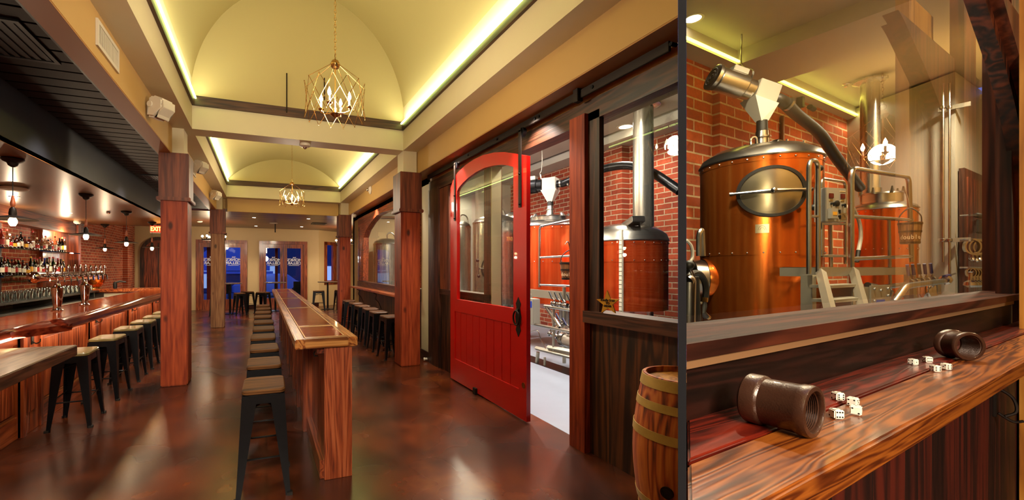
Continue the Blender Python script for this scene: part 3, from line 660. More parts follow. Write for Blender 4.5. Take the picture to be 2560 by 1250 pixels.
# ---- metal stool
def stool_proto(seatmat, wx=.145, wy=.205, fx=.178, fy=.235, h=.745):
    r = thing('bar_stool', 'x', 'stool')
    def rs(hx, hy, c, z, n=5):
        out = []
        for sx, sy, a0 in ((1, 1, 0), (-1, 1, 90), (-1, -1, 180), (1, -1, 270)):
            for k in range(n+1):
                a = math.radians(a0+90*k/n); out.append((sx*(hx-c)+c*math.cos(a), sy*(hy-c)+c*math.sin(a), z))
        return out
    b = MB(); rings = [(wx-.008, h-.032), (wx, h-.026), (wx, h-.008), (wx-.008, h)]
    vs = []
    for q, z in rings: vs += rs(q, q-wx+wy, .045, z)
    m_ = 24; b.add(vs, [tuple(range(m_-1, -1, -1)), tuple(range(3*m_, 4*m_))]+[(i*m_+k, i*m_+(k+1) % m_, (i+1)*m_+(k+1) % m_, (i+1)*m_+k) for i in range(3) for k in range(m_)])
    b.build('seat', seatmat, r)
    b = MB(); t = .006; ax, ay = wx-.004, wy-.004
    vs = rs(ax, ay, .045, h-.095)+rs(ax-.003, ay-.003, .045, h-.032)+rs(ax-.009, ay-.009, .04, h-.036)+rs(ax-.006, ay-.006, .04, h-.095)
    b.add(vs, [(i*m_+k, i*m_+(k+1) % m_, ((i+1) % 4)*m_+(k+1) % m_, ((i+1) % 4)*m_+k) for i in range(4) for k in range(m_)])
    b.build('seat_frame', 'black_metal', r)
    def px_(z):      # outward flare
        t_ = 1-z/(h-.035); return t_ if z > .12 else t_+.05*(1-z/.12)
    zs = [h-.035, h-.25, .42, .2, .1, .035, .012, 0]
    for sx in (1, -1):
        for sy in (1, -1):
            b = MB(); V = []
            for z in zs:
                t_ = px_(z); ox = ax+(fx-ax)*t_; oy = ay+(fy-ay)*t_; w = .075*(z/h)+.03; w2 = w
                if z < .04: w = w2 = .034
                th_ = .009
                V += [(sx*ox, sy*oy, z), (sx*(ox-w), sy*oy, z), (sx*(ox-w), sy*(oy-th_), z), (sx*(ox-th_), sy*(oy-th_), z), (sx*(ox-th_), sy*(oy-w2), z), (sx*ox, sy*(oy-w2), z)]
            n_ = 6; k_ = len(zs)
            b.add(V, [tuple(range(n_)), tuple(range((k_-1)*n_, k_*n_))]+[(i*n_+k, i*n_+(k+1) % n_, (i+1)*n_+(k+1) % n_, (i+1)*n_+k) for i in range(k_-1) for k in range(n_)])
            lg = b.build('leg', 'black_metal', r)
            t_ = px_(.01); MB().box(*sorted((sx*(fx+.014), sx*(fx-.022))), *sorted((sy*(fy+.014), sy*(fy-.022))), 0, .022).build('foot_cap', 'rubber', lg)
    def at(z): t_ = px_(z); return ax+(fx-ax)*t_-.01, ay+(fy-ay)*t_-.01
    for z, sides in ((.26, 'f'), (.29, 's'), (.26, 'b')):
        x, y = at(z)
        if sides == 's':
            for sx in (1, -1): MB().tube([(sx*x, -y, z), (sx*(x-.01), -y+.03, z), (sx*(x-.01), y-.03, z), (sx*x, y, z)], .007, 6).build('stretcher', 'black_metal', r)
        else:
            q = -1 if sides == 'f' else 1; MB().tube([(-x, q*y, z), (-x+.03, q*(y-.012), z+.008), (x-.03, q*(y-.012), z+.008), (x, q*y, z)], .007, 6).build('stretcher', 'black_metal', r)
    x, y = at(h-.17); b = MB(); b.tube([(-x, -y, h-.17), (0, 0, h-.13), (x, y, h-.17)], .008, 6); b.tube([(-x, y, h-.17), (0, 0, h-.13), (x, -y, h-.17)], .008, 6); b.build('cross_brace', 'black_metal', r)
    return r
protoA = stool_proto('seat_wood'); protoC = stool_proto('seat_wood_pale'); protoB = stool_proto('seat_wood_red')
used = set()
def stool(p, loc, rz, label, group):
    if id(p) not in used:
        used.add(id(p)); p.location = loc; p.rotation_euler = (0, 0, rz); p['label'] = label; p['group'] = group; return p
    return dup(p, loc, rz, label, group)
ordn = ['nearest', 'second', 'third', 'fourth', 'fifth', 'sixth', 'seventh', 'eighth', 'ninth', 'tenth']
# middle row along the long table
front = [1008-.0, 918, 873.6, 845, 823, 807, 796, 785, 776.5, 769.5]
for i in range(10):
    y = 3.17+.775*i
    stool(protoA, (.012+.004*(i % 3), y+.205, 0), .02*((i*7) % 3-1), 'wooden-seat black metal stool, %s in the row along the left of the long oak table' % ordn[i], 'stools along the long table')
# stools along the bar
bs = [(205, 874), (268, 848), (328, 819), (367, 803), (385, 792), (400, 783)]
for i, (px, py) in enumerate(bs):
    q = L(px, py, z=.745); x = -1.79
    stool(protoC, (x, [5.38, 6.32, 7.2, 8.0, 8.72, 9.45][i], 0), [.05, -.03, .02, 0, .03, 0][i], ['pale-topped black stool by the end of the low table, nearest along the bar', 'black stool before the bar front, second from the low table', 'black stool before the bar front, third from the low table', 'black stool before the bar front, fourth from the low table', 'black stool before the bar, fifth from the low table, half hidden by the column', 'black stool before the bar, farthest from the low table, mostly behind the column'][i], 'stools along the bar')
# stools under the wall ledge
for i, y in enumerate([7.28, 8.08, 8.78, 9.5, 10.25, 11.1]):
    stool(protoB, (2.13-.01*(i % 2), y, 0), .06-.05*(i % 3), 'dark stool under the wall ledge, %s from the near right column' % ['first', 'second', 'third', 'fourth', 'fifth', 'sixth'][i], 'stools under the wall ledge')

# ---- long oak table
YT0, YT1 = 3.22, 11.1
r = thing('long_table', 'long narrow oak table with glossy red inlaid top in the middle of the hall', 'table', (.45, 7, 0)); o = Vector((.45, 7, 0))
def bx(x0, x1, y0, y1, z0, z1, nm, mt, par, bev=.003): return MB().box(x0-o.x, x1-o.x, y0-o.y, y1-o.y, z0, z1).build(nm, mt, par, bevel=bev)
XT0, XT1 = .222, .682
top = bx(XT0+.07, XT1-.07, YT0+.12, YT1-.12, 1.0, 1.068, 'tabletop', 'epoxy_wood', r)
for a_ in ((XT0, XT0+.07), (XT1-.07, XT1)): bx(a_[0], a_[1], YT0+.0, YT1, 1.0, 1.073, 'edge_board', 'oak_top_y', top, .006)
for a_ in ((YT0, YT0+.12), (YT1-.12, YT1)): bx(XT0+.07, XT1-.07, a_[0], a_[1], 1.0, 1.073, 'edge_board', 'oak_top_x', top, .006)
for y in (4.0, 5.87, 7.75, 9.6):
    bx(XT0+.07, XT1-.07, y-.02, y+.02, 1.06, 1.0715, 'inlay_strip', 'oak_top_x', top)
for x in (XT0+.078, XT1-.086): bx(x, x+.008, YT0+.14, YT1-.14, 1.06, 1.0715, 'inlay_line', 'bright_edge', top)
for y in (3.985, 5.855, 7.735, 9.585): bx(XT0+.075, XT1-.075, y-.03, y-.024, 1.06, 1.0725, 'inlay_line', 'bright_edge', top)
bx(.437, .645, YT0+.03, YT0+.06, 0, 1.0, 'end_panel', 'oak_end', r)
bx(.437, .645, YT1-.15, YT1-.1, 0, 1.0, 'end_panel', 'oak_end', r)
bx(.455, .60, YT0+.06, YT1-.15, .06, 1.0, 'core_panel', 'cherry', r)
bx(.405, .455, YT0+.062, YT1-.3, 0, .14, 'plinth', 'cherry_y', r); bx(.385, .455, YT0+.062, YT1-.3, .95, 1.0, 'top_rail', 'cherry_y', r)
bx(.437, .452, YT0+.06, YT0+.5, 0, 1, 'side_board', 'cherry', r)
for i in range(9):
    y = 4.35+.78*i
    bx(.372, .46, y-.07, y+.07, 0, 1.0, 'stile', 'cherry', r)
for y in (3.45, 5.2, 6.76, 8.3): MB().tube([(.44-o.x, y-o.y, .97), (.40-o.x, y-o.y, .95), (.38-o.x, y-o.y, .92), (.385-o.x, y-o.y, .9), (.41-o.x, y-o.y, .9)], .006, 6).build('coat_hook', 'iron', r)

# ---- bar front
XF = -2.14
r = thing('bar_cabinet', 'long cherry-panelled bar front with coat hooks on the left', 'bar', (XF, 7, 0)); o = Vector((XF, 7, 0))
bx(XF-.4, XF-.03, 1.5, 12.1, 0, 1.0, 'carcass', 'cherry_y', r)
bx(XF-.03, XF, 1.5, 12.1, 0, .2, 'base_rail', 'cherry_y', r); bx(XF-.03, XF, 1.5, 12.1, .88, 1.0, 'top_rail', 'cherry_y', r)
yy = 5.2
for i in range(-2, 5):
    y = 5.26+1.72*i
    bx(XF-.03, XF+.025, y-.2, y+.2, .0, 1.0, 'stile', 'cherry', r)
    for s in (-1, 1): bx(XF+.0, XF+.045, y+s*.17-.03, y+s*.17+.03, .0, 1.0, 'pilaster', 'cherry', r, .004)
    bx(XF+.024, XF+.032, y-.1, y+.1, .2, .82, 'inset_panel', 'cherry', r, .003)
    for s in (0, .86):
        if y+s > 4.6:
            x0 = .03 if s == 0 else .005; z0 = .9 if s == 0 else .935
            hk = MB().box(x0-.005, x0+.005, y+s-7-.02, y+s-7+.02, z0-.05, z0+.05); hk.tube([(x0, y+s-7, z0+.03), (x0+.045, y+s-7, z0+.04), (x0+.05, y+s-7, z0+.06)], .006, 6)
            hk.tube(arc([(x0, y+s-7, z0-.02), (x0+.03, y+s-7, z0-.045), (x0+.06, y+s-7, z0-.03), (x0+.065, y+s-7, z0)]), .006, 6); hk.build('coat_hook', 'iron', r)
    for s in (1,):
        y0_, y1_ = y+.24, y+1.48
        bx(XF-.025, XF-.01, y0_, y1_, .24, .86, 'field_panel', 'cherry', r, .004)
        bx(XF-.01, XF+.0, y0_-.0, y1_+.0, .2, .235, 'panel_bead', 'oak_top_y', r, .002)
# bar top
r = thing('bar_worktop', 'glossy copper-brown bar top with moulded drink rail', 'countertop', (-2.1, 7, 0)); o = Vector((-2.1, 7, 0))
bx(-2.64, -1.86, 5.1, 11.95, 1.0, 1.06, 'top_board', 'epoxy_wood', r, .004)
bx(-2.64, -2.02, 1.5, 5.1, 1.0, 1.06, 'end_board', 'epoxy_wood', r, .004)
pr = [(-1.92, 1.06), (-1.915, 1.085), (-1.88, 1.1), (-1.82, 1.105), (-1.775, 1.085), (-1.755, 1.05), (-1.765, 1.015), (-1.80, .99), (-1.84, .985), (-1.9, 1.0), (-1.92, 1.03)]
MB().prism([(x-o.x, z) for x, z in pr], 5.08-7, 12.1-7, 'y').build('drink_rail', 'rail_wood', r)
bx(-2.03, -1.99, 1.5, 5.1, .98, 1.065, 'rail_edge', 'rail_wood', r, .008)
ce = MB(); nn = 9
def cpt(t):
    k = t*t*(3-2*t); xo = -2.0+(.245)*k; return [(-2.08-o.x, 4.55-7+.6*t, .985), (xo-o.x, 4.55-7+.6*t, .985), (xo-o.x+.004, 4.55-7+.6*t, 1.05), (-1.93+.0*k-o.x-.07*(1-k), 4.55-7+.6*t, 1.068+.03*k), (-2.08-o.x, 4.55-7+.6*t, 1.066)]
vs = []
for i in range(nn): vs += cpt(i/(nn-1))
ce.add(vs, [tuple(range(5)), tuple(range(5*(nn-1), 5*nn))]+[(i*5+k, i*5+(k+1) % 5, (i+1)*5+(k+1) % 5, (i+1)*5+k) for i in range(nn-1) for k in range(5)])
ce.build('carved_end', 'rail_wood', r)
bx(-2.66, -2.63, 1.5, 11.9, 1.0, 1.064, 'back_edge', 'tower_copper', r, .006)
bx(-2.07, -2.04, 2.0, 11.8, .985, .998, 'led_strip', 'led_strip', r, 0)
# bar return at the far end
r = thing('bar_return', 'far return of the bar running to the brick wall, white panel inside', 'bar', (-3, 12.1, 0)); o = Vector((-3, 12.1, 0))
bx(-4.25, -1.76, 12.0, 12.5, 1.02, 1.1, 'top_board', 'shelf_wood', r, .015)
bx(-4.2, -2.0, 12.1, 12.4, 0, 1.02, 'carcass', 'cherry_x', r, 0)
bx(-3.5, -2.3, 12.07, 12.1, .6, .985, 'white_panel', 'white_board', r, 0)
bx(-4.2, -3.5, 12.07, 12.1, .4, 1.0, 'side_panel', 'leather', r, 0)
# low table at the near end
r = thing('low_counter', 'low dark-edged table with pale worn wooden top at the lower left', 'table', (-1.8, 3, 0)); o = Vector((-1.8, 3, 0))
ct = L(192, 862, z=.93)
bx(-2.09, ct.x, 1.5, ct.y, .88, .93, 'tabletop', 'table_wood', r, .004); bx(ct.x-.03, ct.x+.003, 1.5, ct.y+.003, .84, .925, 'edge_board', 'dark_frame_y', r, .004)
bx(-2.08, -2.03, 1.5, ct.y-.25, 0, .88, 'support_panel', 'cherry', r, 0)

# ---- beer taps
r = thing('tap_tower', 'chrome beer tap tower with two tapered pedestals and many tap handles on the bar', 'beer tap', (-2.4, 7.02, 1.06))
def towerleg(y, px):
    b = MB().lathe([(.062, 0), (.062, .01), (.045, .02), (.04, .05), (.05, .12), (.062, .27), (.062, .29), (.04, .31), (.03, .34), (.03, .40)], (0, y, 0), 20); return b
for y in (-.42, .46): towerleg(y, 0).build('pedestal', 'chrome', r)
MB().cyl((0, -1.0, .43), (0, 1.05, .43), .062, seg=20).build('manifold', 'chrome', r)
for y in (-1.0, 1.05): MB().ball((0, y, .43), .066, 14).build('end_cap', 'chrome', r)
for i in range(11):
    y = -.95+.19*i
    f = MB().cyl((0, y, .43), (.1, y, .43), .016); f.tube([(.1, y, .44), (.125, y, .42), (.13, y, .36)], .012, 8); fo = f.build('faucet', 'chrome', r)
    MB().lathe([(.008, 0), (.012, .02), (.009, .03), (.018, .06), (.02, .1), (.012, .13), (.001, .135)], (.1, y, .445), 12).build('tap_handle', 'chrome', fo)
r = thing('single_tap_tower', 'slim steel column tap at the left edge with a turned wooden and a white handle', 'beer tap', (-3.02, 6.9, 1.0))
q = L(12, 757, z=.92); r.location = (q.x, q.y, .92); r.scale = (1.35, 1.35, 1.42)
MB().lathe([(.05, 0), (.05, .008), (.034, .012), (.034, .36), (.02, .37)], seg=20).build('column', 'chrome', r)
MB().lathe([(.012, .38), (.03, .41), (.034, .45), (.02, .5), (.03, .56), (.036, .62), (.02, .64)], (.04, .02, 0), 16).build('tap_handle', 'oak_end', r)
MB().lathe([(.036, .64), (.038, .70), (.02, .73), (.001, .735)], (.04, .02, 0), 16).build('tap_topper', 'dark_fridge', r)
MB().box(.095, .12, .0, .02, .42, .64).build('tap_handle', 'ivory', r, bevel=.004)
MB().cyl((0, 0, .37), (.11, .015, .38), .012).build('faucet', 'chrome', r)

# ---- back bar
XK = -4.3
r = thing('back_bar_cooler', 'row of dark bottle coolers with steel top behind the bar', 'cabinet', (-3.7, 9.5, 0)); o = Vector((-3.7, 9.5, 0))
bx(-4.25, -3.5, 5.5, 12.0, 0, .86, 'body', 'dark_fridge', r, 0)
for i in range(8):
    y = 5.6+.79*i; d = bx(-3.5, -3.47, y, y+.74, .1, .84, 'door', 'dark_fridge', r, .006)
    bx(-3.47, -3.45, y+.25, y+.5, .76, .79, 'handle', 'steel', d, .004)
bx(-4.26, -3.4, 5.5, 12.0, .86, .92, 'work_top', 'steel', r, .012)
bx(-4.26, -3.55, 7.6, 11.95, 1.04, 1.07, 'glass_tray', 'black_plastic', r, .004)
for y in (7.7, 9.8, 11.8): bx(-4.2, -3.6, y-.02, y+.02, .92, 1.04, 'tray_leg', 'steel', r, 0)
r = thing('prep_counter', 'cream-white work counter behind the far end of the bar', 'countertop', (-3.0, 10.7, 0))
MB().box(-.35, .3, -1.3, 1.3, .86, .9).build('top', 'white_board', r, bevel=.004); MB().box(-.33, .28, -1.28, 1.28, 0, .86).build('body', 'dark_fridge', r, smooth=0)
# header beam and post over the shelves
struct(MB().box(-4.3, -4.06, -4.4, 12.6, 2.38, 2.655), 'trim_47', 'header_wood', smooth=0)
struct(MB().box(-4.3, -4.02, 12.16, 12.3, .9, 2.655), 'trim_48', 'cherry', smooth=0)
struct(MB().box(-4.3, -4.2, 10.9, 12.16, 1.2, 2.4), 'trim_49', 'cherry', smooth=0)
for y in (8.9, 9.5): struct(MB().box(-4.3, -4.25, y-.04, y+.04, 1.1, 2.4), 'trim_%d' % (50 if y < 9 else 51), 'dark_frame', smooth=0)
for z, nm, lb in ((1.93, 'upper', 'upper greenish glass shelf of bottles behind the bar'), (1.46, 'lower', 'lower glass shelf of bottles behind the bar')):
    tag(MB().box(-4.24, -3.92, 5.5, 11.95 if z > 1.6 else 11.6, z-.02, z).build('glass_shelf', 'shelf_glass', smooth=0), lb, 'shelf')
# bottles
def bottle_proto(gm, prof, lab, cap, hcap):
    r = thing('bottle', 'x', 'bottle')
    MB().lathe(prof, seg=12).build('body', gm, r)
    rb = max(p[0] for p in prof); h0 = prof[-1][1]
    MB().lathe([(rb+.001, h0*.2), (rb+.001, h0*.48)], seg=12, cap=False).build('label', lab, r)
    MB().lathe([(.016, h0-.01), (.017, h0+hcap), (.001, h0+hcap+.001)], seg=10).build('cap', cap, r)
    return r
wine = [(.036, 0), (.038, .01), (.038, .19), (.032, .215), (.014, .245), (.0135, .3)]
whisky = [(.042, 0), (.044, .01), (.044, .15), (.036, .175), (.014, .2), (.014, .235)]
square = [(.05, 0), (.052, .01), (.052, .12), (.04, .145), (.015, .165), (.015, .2)]
tall = [(.03, 0), (.032, .01), (.032, .22), (.014, .26), (.013, .31)]
protos = []
for gm, pf, lb, cp in (('bottle_amber', whisky, 'label_white', 'label_black'), ('bottle_clear', tall, 'label_white', 'label_red'), ('bottle_green', wine, 'label_white', 'label_red'), ('bottle_amber', square, 'label_yellow', 'label_black'),
                       ('bottle_dark', wine, 'label_white', 'label_black'), ('bottle_clear', whisky, 'label_red', 'label_white'), ('bottle_amber', wine, 'label_red', 'label_red'), ('bottle_blue', tall, 'label_blue', 'label_blue'), ('bottle_dark', tall, 'label_yellow', 'label_yellow'), ('bottle_clear', square, 'label_black', 'label_black')):
    protos.append((bottle_proto(gm, pf, lb, cp, .02), gm, lb))
names = {'bottle_amber': 'amber', 'bottle_clear': 'clear', 'bottle_green': 'green', 'bottle_dark': 'dark', 'bottle_blue': 'blue'}
first = set()
def put_bottle(k, loc, rz, shelf, extra, pos):
    p, gm, lb = protos[k]
    shape = ['squat', 'tall', 'wine-shaped', 'wide', 'wine-shaped', 'squat', 'wine-shaped', 'slim', 'slim', 'wide'][k]
    label = '%s %s bottle, %s label, %s on the %s bar shelf' % (shape, names[gm], lb[6:], pos, shelf)
    g = 'bottles on the %s shelf behind the bar' % shelf
    if k not in first:
        first.add(k); p.location = loc; p['label'] = label; p['group'] = g; return
    dup(p, loc, rz, label, g, scale=(1, 1, extra))
def posname(i, n):
    return ('%s from the left end' % (['first', 'second', 'third', 'fourth', 'fifth', 'sixth', 'seventh', 'eighth', 'ninth', 'tenth', 'eleventh', 'twelfth', '13th', '14th', '15th', '16th', '17th', '18th'][i])) if i < n/2 else ('%s from the right end' % (['first', 'second', 'third', 'fourth', 'fifth', 'sixth', 'seventh', 'eighth', 'ninth', 'tenth', 'eleventh', 'twelfth', '13th', '14th', '15th', '16th', '17th', '18th'][n-1-i]))
for shelf, z, pxs, seqk in (('upper', 1.93, [3, 17, 24, 33, 43, 52, 62, 73, 82, 92, 99, 107, 114, 121, 128, 138, 143, 149, 155, 161], [6, 1, 5, 3, 0, 4, 3, 0, 1, 5, 9, 5, 1, 9, 5, 1, 5, 4, 8, 1]),
                            ('lower', 1.46, [4, 12, 20, 30, 38, 46, 57, 67, 77, 86, 92, 99, 105, 112, 118, 124, 133, 139, 145, 152, 158], [4, 6, 2, 0, 6, 2, 0, 3, 8, 2, 6, 1, 5, 7, 4, 1, 2, 5, 6, 4, 8])):
    for i, px in enumerate(pxs):
        q = L(px, 650, x=-4.04+.05*((i*3) % 3-1)); put_bottle(seqk[i % len(seqk)], (q.x, q.y, z), rnd.random()*6, shelf, .92+.22*rnd.random(), posname(i, len(pxs)))
# drinking glasses on the tray
g0 = MB().lathe([(.03, 0), (.032, .004), (.042, .13), (.040, .13), (.031, .012), (.001, .012)], seg=12, cap=False).build('drinking_glass', 'drink_glass')
gi = 0
for row in range(4):
    for i in range(20):
        y = 7.75+.208*i+.05*(row % 2); x = -3.64-.14*row
        o_ = g0 if gi == 0 else dup(g0)
        o_.location = (x, y, 1.07); tag(o_, 'clear upturned drinking glass in the rows on the tray below the bottle shelves', 'glass', 'glasses on the back bar tray'); gi += 1
# copper vessel and utensils on the return
r = thing('copper_bowl', 'round copper bowl on the far return of the bar', 'bowl', (-3.55, 12.2, 1.1))
q = L(279, 713, z=1.1); r.location = (-3.72, 12.22, 1.1)
MB().lathe([(.12, .05), (.16, .1), (.2, .2), (.215, .3), (.225, .31), (.205, .3), (.19, .2), (.15, .11), (.001, .07)], seg=28, cap=False).build('bowl', 'copper', r)
MB().lathe([(.12, 0), (.1, .03), (.12, .055)], seg=20).build('foot_ring', 'brass', r)
r = thing('soda_gun', 'black bar tool beside the copper bowl', 'bar tool', (-3.3, 12.15, 1.1))
MB().lathe([(.04, 0), (.045, .1), (.03, .16)], seg=12).build('holder', 'black_plastic', r); MB().tube([(0, 0, .14), (.1, 0, .17), (.22, 0, .15)], .02, 8).build('nozzle', 'black_plastic', r)
# framed papers
for i, (py, hh) in enumerate([(580, .2), (625, .21), (650, .12), (676, .16)]):
    z = H-(py-669)/F*(-4.0*math.sin(A)+12.3*math.cos(A))
    r = thing('picture_frame', 'small framed paper on the post end beside the bottles, %s from the top' % ['first', 'second', 'third', 'fourth'][i], 'picture frame', (-4.14, 12.31, z), 0, 'framed papers beside the bottle shelves')
    r.location = (-4.28, 12.52, z)
    MB().box(0, .02, -.13, .13, -hh/2, hh/2).build('frame', 'black_plastic', r, smooth=0); MB().box(.02, .024, -.11, .11, -hh/2+.02, hh/2-.02).build('paper', 'paper', r, smooth=0)

# ---- pendants over the bar
def pendant():
    r = thing('pendant_lamp', 'x', 'pendant lamp')
    MB().lathe([(.085, 0), (.09, -.012), (.075, -.03), (.045, -.045), (.035, -.07), (.012, -.085)], seg=20).build('canopy', 'iron', r)
    MB().cyl((0, 0, -.08), (0, 0, -.40), .004, seg=6).build('cord', 'cable', r)
    MB().lathe([(.01, -.47), (.019, -.455), (.02, -.43), (.012, -.38), (.01, -.36)], seg=12).build('wooden_grip', 'oak_end', r)
    MB().lathe([(.03, -.56), (.032, -.53), (.026, -.49), (.012, -.47)], seg=14).build('socket', 'iron', r)
    MB().lathe([(.03, -.55), (.05, -.555), (.19, -.585), (.192, -.59), (.05, -.562), (.03, -.56)], seg=28, cap=False).build('shade', 'iron', r)
    MB().lathe([(.001, -.655), (.02, -.65), (.034, -.62), (.034, -.6), (.018, -.565)], seg=12).build('light_bulb', 'bulb_small', r)
    return r
pp = pendant()
for i, (x, y, s) in enumerate([(-2.254, 5.249, 1.0), (-2.372, 7.442, 1.07), (-2.387, 9.442, .98), (-2.396, 11.467, 1.03), (-3.589, 12.45, 1.02)]):
    lb = ['pendant lamp nearest the left edge of the picture, with wooden grip and flat disc shade', 'pendant lamp with wooden grip over the chrome tap tower', 'pendant lamp over the bar, before the brick wall', 'pendant lamp below the exit sign, nearest the arched dark door', 'small pendant lamp close to the brick wall behind the bar'][i]
    if i == 0: pp.location = (x, y, 2.655); pp['label'] = lb; pp['group'] = 'pendant lamps over the bar'; q = pp
    else: q = dup(pp, (x, y, 2.655), 0, lb, 'pendant lamps over the bar')
# ---- chandeliers
def chain(r, nl):
    ch = MB()
    ch.tube([(0, .028*math.cos(a), .03+.028+.028*math.sin(a)) for a in [2*PI*i/16 for i in range(16)]], .003, 5, True)
    z = .085
    for k in range(nl):
        w = .009; l = .021
        pts = [(w*math.cos(a), 0, z+l*.8+l*math.sin(a)) if k % 2 else (0, w*math.cos(a), z+l*.8+l*math.sin(a)) for a in [2*PI*i/10 for i in range(10)]]
        ch.tube(pts, 0.0021, 4, True); z += .033
    ch.build('chain', 'brass', r)
def chandelier():
    r = thing('chandelier', 'x', 'chandelier')   # origin at the top of the cage
    R0 = .27; zt, zu, zlw = 0, -.2, -.5; n = 14
    MB().lathe([(.008, .035), (.03, .02), (.045, -.01), (.045, -.02), (.03, -.045), (.008, -.05)], seg=20).build('top_cap', 'brass', r)
    cg = MB()
    up = [(R0*math.cos(2*PI*k/n), R0*math.sin(2*PI*k/n), zu) for k in range(n)]
    lo = [(R0*1.0*math.cos(2*PI*(k+.5)/n), R0*1.0*math.sin(2*PI*(k+.5)/n), zlw) for k in range(n)]
    for k in range(n):
        if k % 2 == 0: cg.tube([(.03*math.cos(2*PI*k/n), .03*math.sin(2*PI*k/n), -.01), up[k]], .0025, 5)
        cg.tube([up[k], lo[(k+1) % n]], .0025, 5); cg.tube([up[k], lo[(k-2) % n]], .0025, 5)
    for p in up+lo: cg.ball(p, .006, 6)
    cg.build('cage', 'brass', r)
    MB().cyl((0, 0, -.04), (0, 0, -.44), .006, seg=8).build('stem', 'brass', r)
    MB().lathe([(.001, -.5), (.02, -.485), (.045, -.47), (.05, -.46), (.02, -.45), (.02, -.41), (.006, -.4)], seg=20).build('hub', 'brass', r)
    for k in range(4):
        a = PI/4+PI/2*k+.25; c, s = math.cos(a), math.sin(a); ra = .135
        am = MB().tube([(.02*c, .02*s, -.45), (ra*.6*c, ra*.6*s, -.455), (ra*c, ra*s, -.44), (ra*c, ra*s, -.42)], .005, 6).build('arm', 'brass', r)
        MB().lathe([(.01, -.43), (.012, -.42), (.026, -.41), (.028, -.405), (.012, -.4), (.01, -.39)], (ra*c, ra*s, 0), 14).build('drip_pan', 'brass', am)
        MB().lathe([(.009, -.4), (.009, -.345)], (ra*c, ra*s, 0), 10).build('candle_sleeve', 'ivory', am)
        MB().lathe([(.006, -.345), (.015, -.325), (.016, -.31), (.008, -.285), (.001, -.268)], (ra*c, ra*s, 0), 10).build('light_bulb', 'bulb', am)
    return r
ch = chandelier()
q = L(838, 158, x=.615); ch.location = q; ch['label'] = 'nearer brass cage chandelier with four candle bulbs hanging from a chain'; ch['group'] = 'cage chandeliers of the hall'
q = L(730, 458, x=.615); c2 = dup(ch, q, .5, 'farther brass cage chandelier beyond the cross beam', 'cage chandeliers of the hall')
# a third one hangs over the open end of the hall, seen only in reflections
c3 = dup(ch, (5.6, .78, 3.05), .3, 'brass cage chandelier hanging over the open side of the hall, seen reflected in the glass', 'cage chandeliers of the hall')
c3.location = TR @ Vector((5.9, -.15, 3.1)); chain(ch, 68); chain(c2, 34); chain(c3, 10)
# front room candle fixture: ring lamp
def ringlamp(loc, label):
    r = thing('ring_lamp', label, 'lamp', loc, 0, 'ring lamps of the front room')
    MB().lathe([(.34, 0), (.36, .012), (.36, .03), (.34, .03), (.34, 0)], seg=32, cap=False).build('ring', 'iron', r)
    for k in range(6):
        a = 2*PI*k/6; x, y = .34*math.cos(a), .34*math.sin(a); MB().cyl((x, y, .02), (x, y, .09), .018).build('socket', 'iron', r)
        MB().ball((x, y, .13), .035, 10).build('light_bulb', 'bulb', r)
    for k in range(3):
        a = 2*PI*k/3; MB().cyl((.34*math.cos(a), .34*math.sin(a), .03), (0, 0, .6), .004, seg=5).build('hanger', 'iron', r)
    MB().cyl((0, 0, .58), (0, 0, ZS-loc[2]), .008, seg=6).build('stem', 'iron', r)
ringlamp((-1.5, 15.6, 2.5), 'dark ring lamp with round bulbs seen behind the far left column')
ringlamp((2.95, 16.2, 2.5), 'dark ring lamp with round bulbs at the far right, partly behind the column')
# ---- front room tables and stools
def round_table(x, y, label):
    r = thing('round_table', label, 'table', (x, y, 0), 0, 'round high tables in the front room')
    MB().lathe([(.37, 1.03), (.38, 1.035), (.38, 1.06), (.37, 1.065)], seg=32).build('tabletop', 'table_wood', r)
    MB().cyl((0, 0, .03), (0, 0, 1.03), .035).build('pedestal', 'black_metal', r); MB().lathe([(.25, 0), (.25, .015), (.05, .04)], seg=24).build('base', 'black_metal', r)
tabs = [(-1.05, 16.2), (.45, 16.6), (2.35, 16.6)]
for (x, y), lb in zip(tabs, ('round high table behind the far left column', 'round high table in front of the middle glazed doors', 'round high table beside the far right column')): round_table(x, y, lb)
fs = [(-1.45, 15.7, 'behind the far left column'), (-.72, 15.6, 'right of the far left column, nearer one'), (-.5, 16.5, 'right of the far left column, farther one'), (.02, 15.9, 'left of the middle round table'), (.9, 16.2, 'right of the middle round table behind the long table'), (1.95, 16.1, 'left of the round table by the far right column'), (2.8, 16.3, 'right of the round table by the far right column')]
for i, (x, y, lb) in enumerate(fs): stool(protoA, (x, y, 0), .3*i, 'front room stool, black metal, '+lb, 'stools of the front room')
# ---- sliding red door
XD = XW-.1
dn, df = L(1321, 1049, x=XD).y, L(1130, 945, x=XD).y     # near / far edge
ztop = 2.74; zb = .02; yc = (dn+df)/2; hw = (df-dn)/2
r = thing('barn_door', 'bright red arched sliding barn door with glass upper half and black ring handle', 'door', (XD, yc, 0))
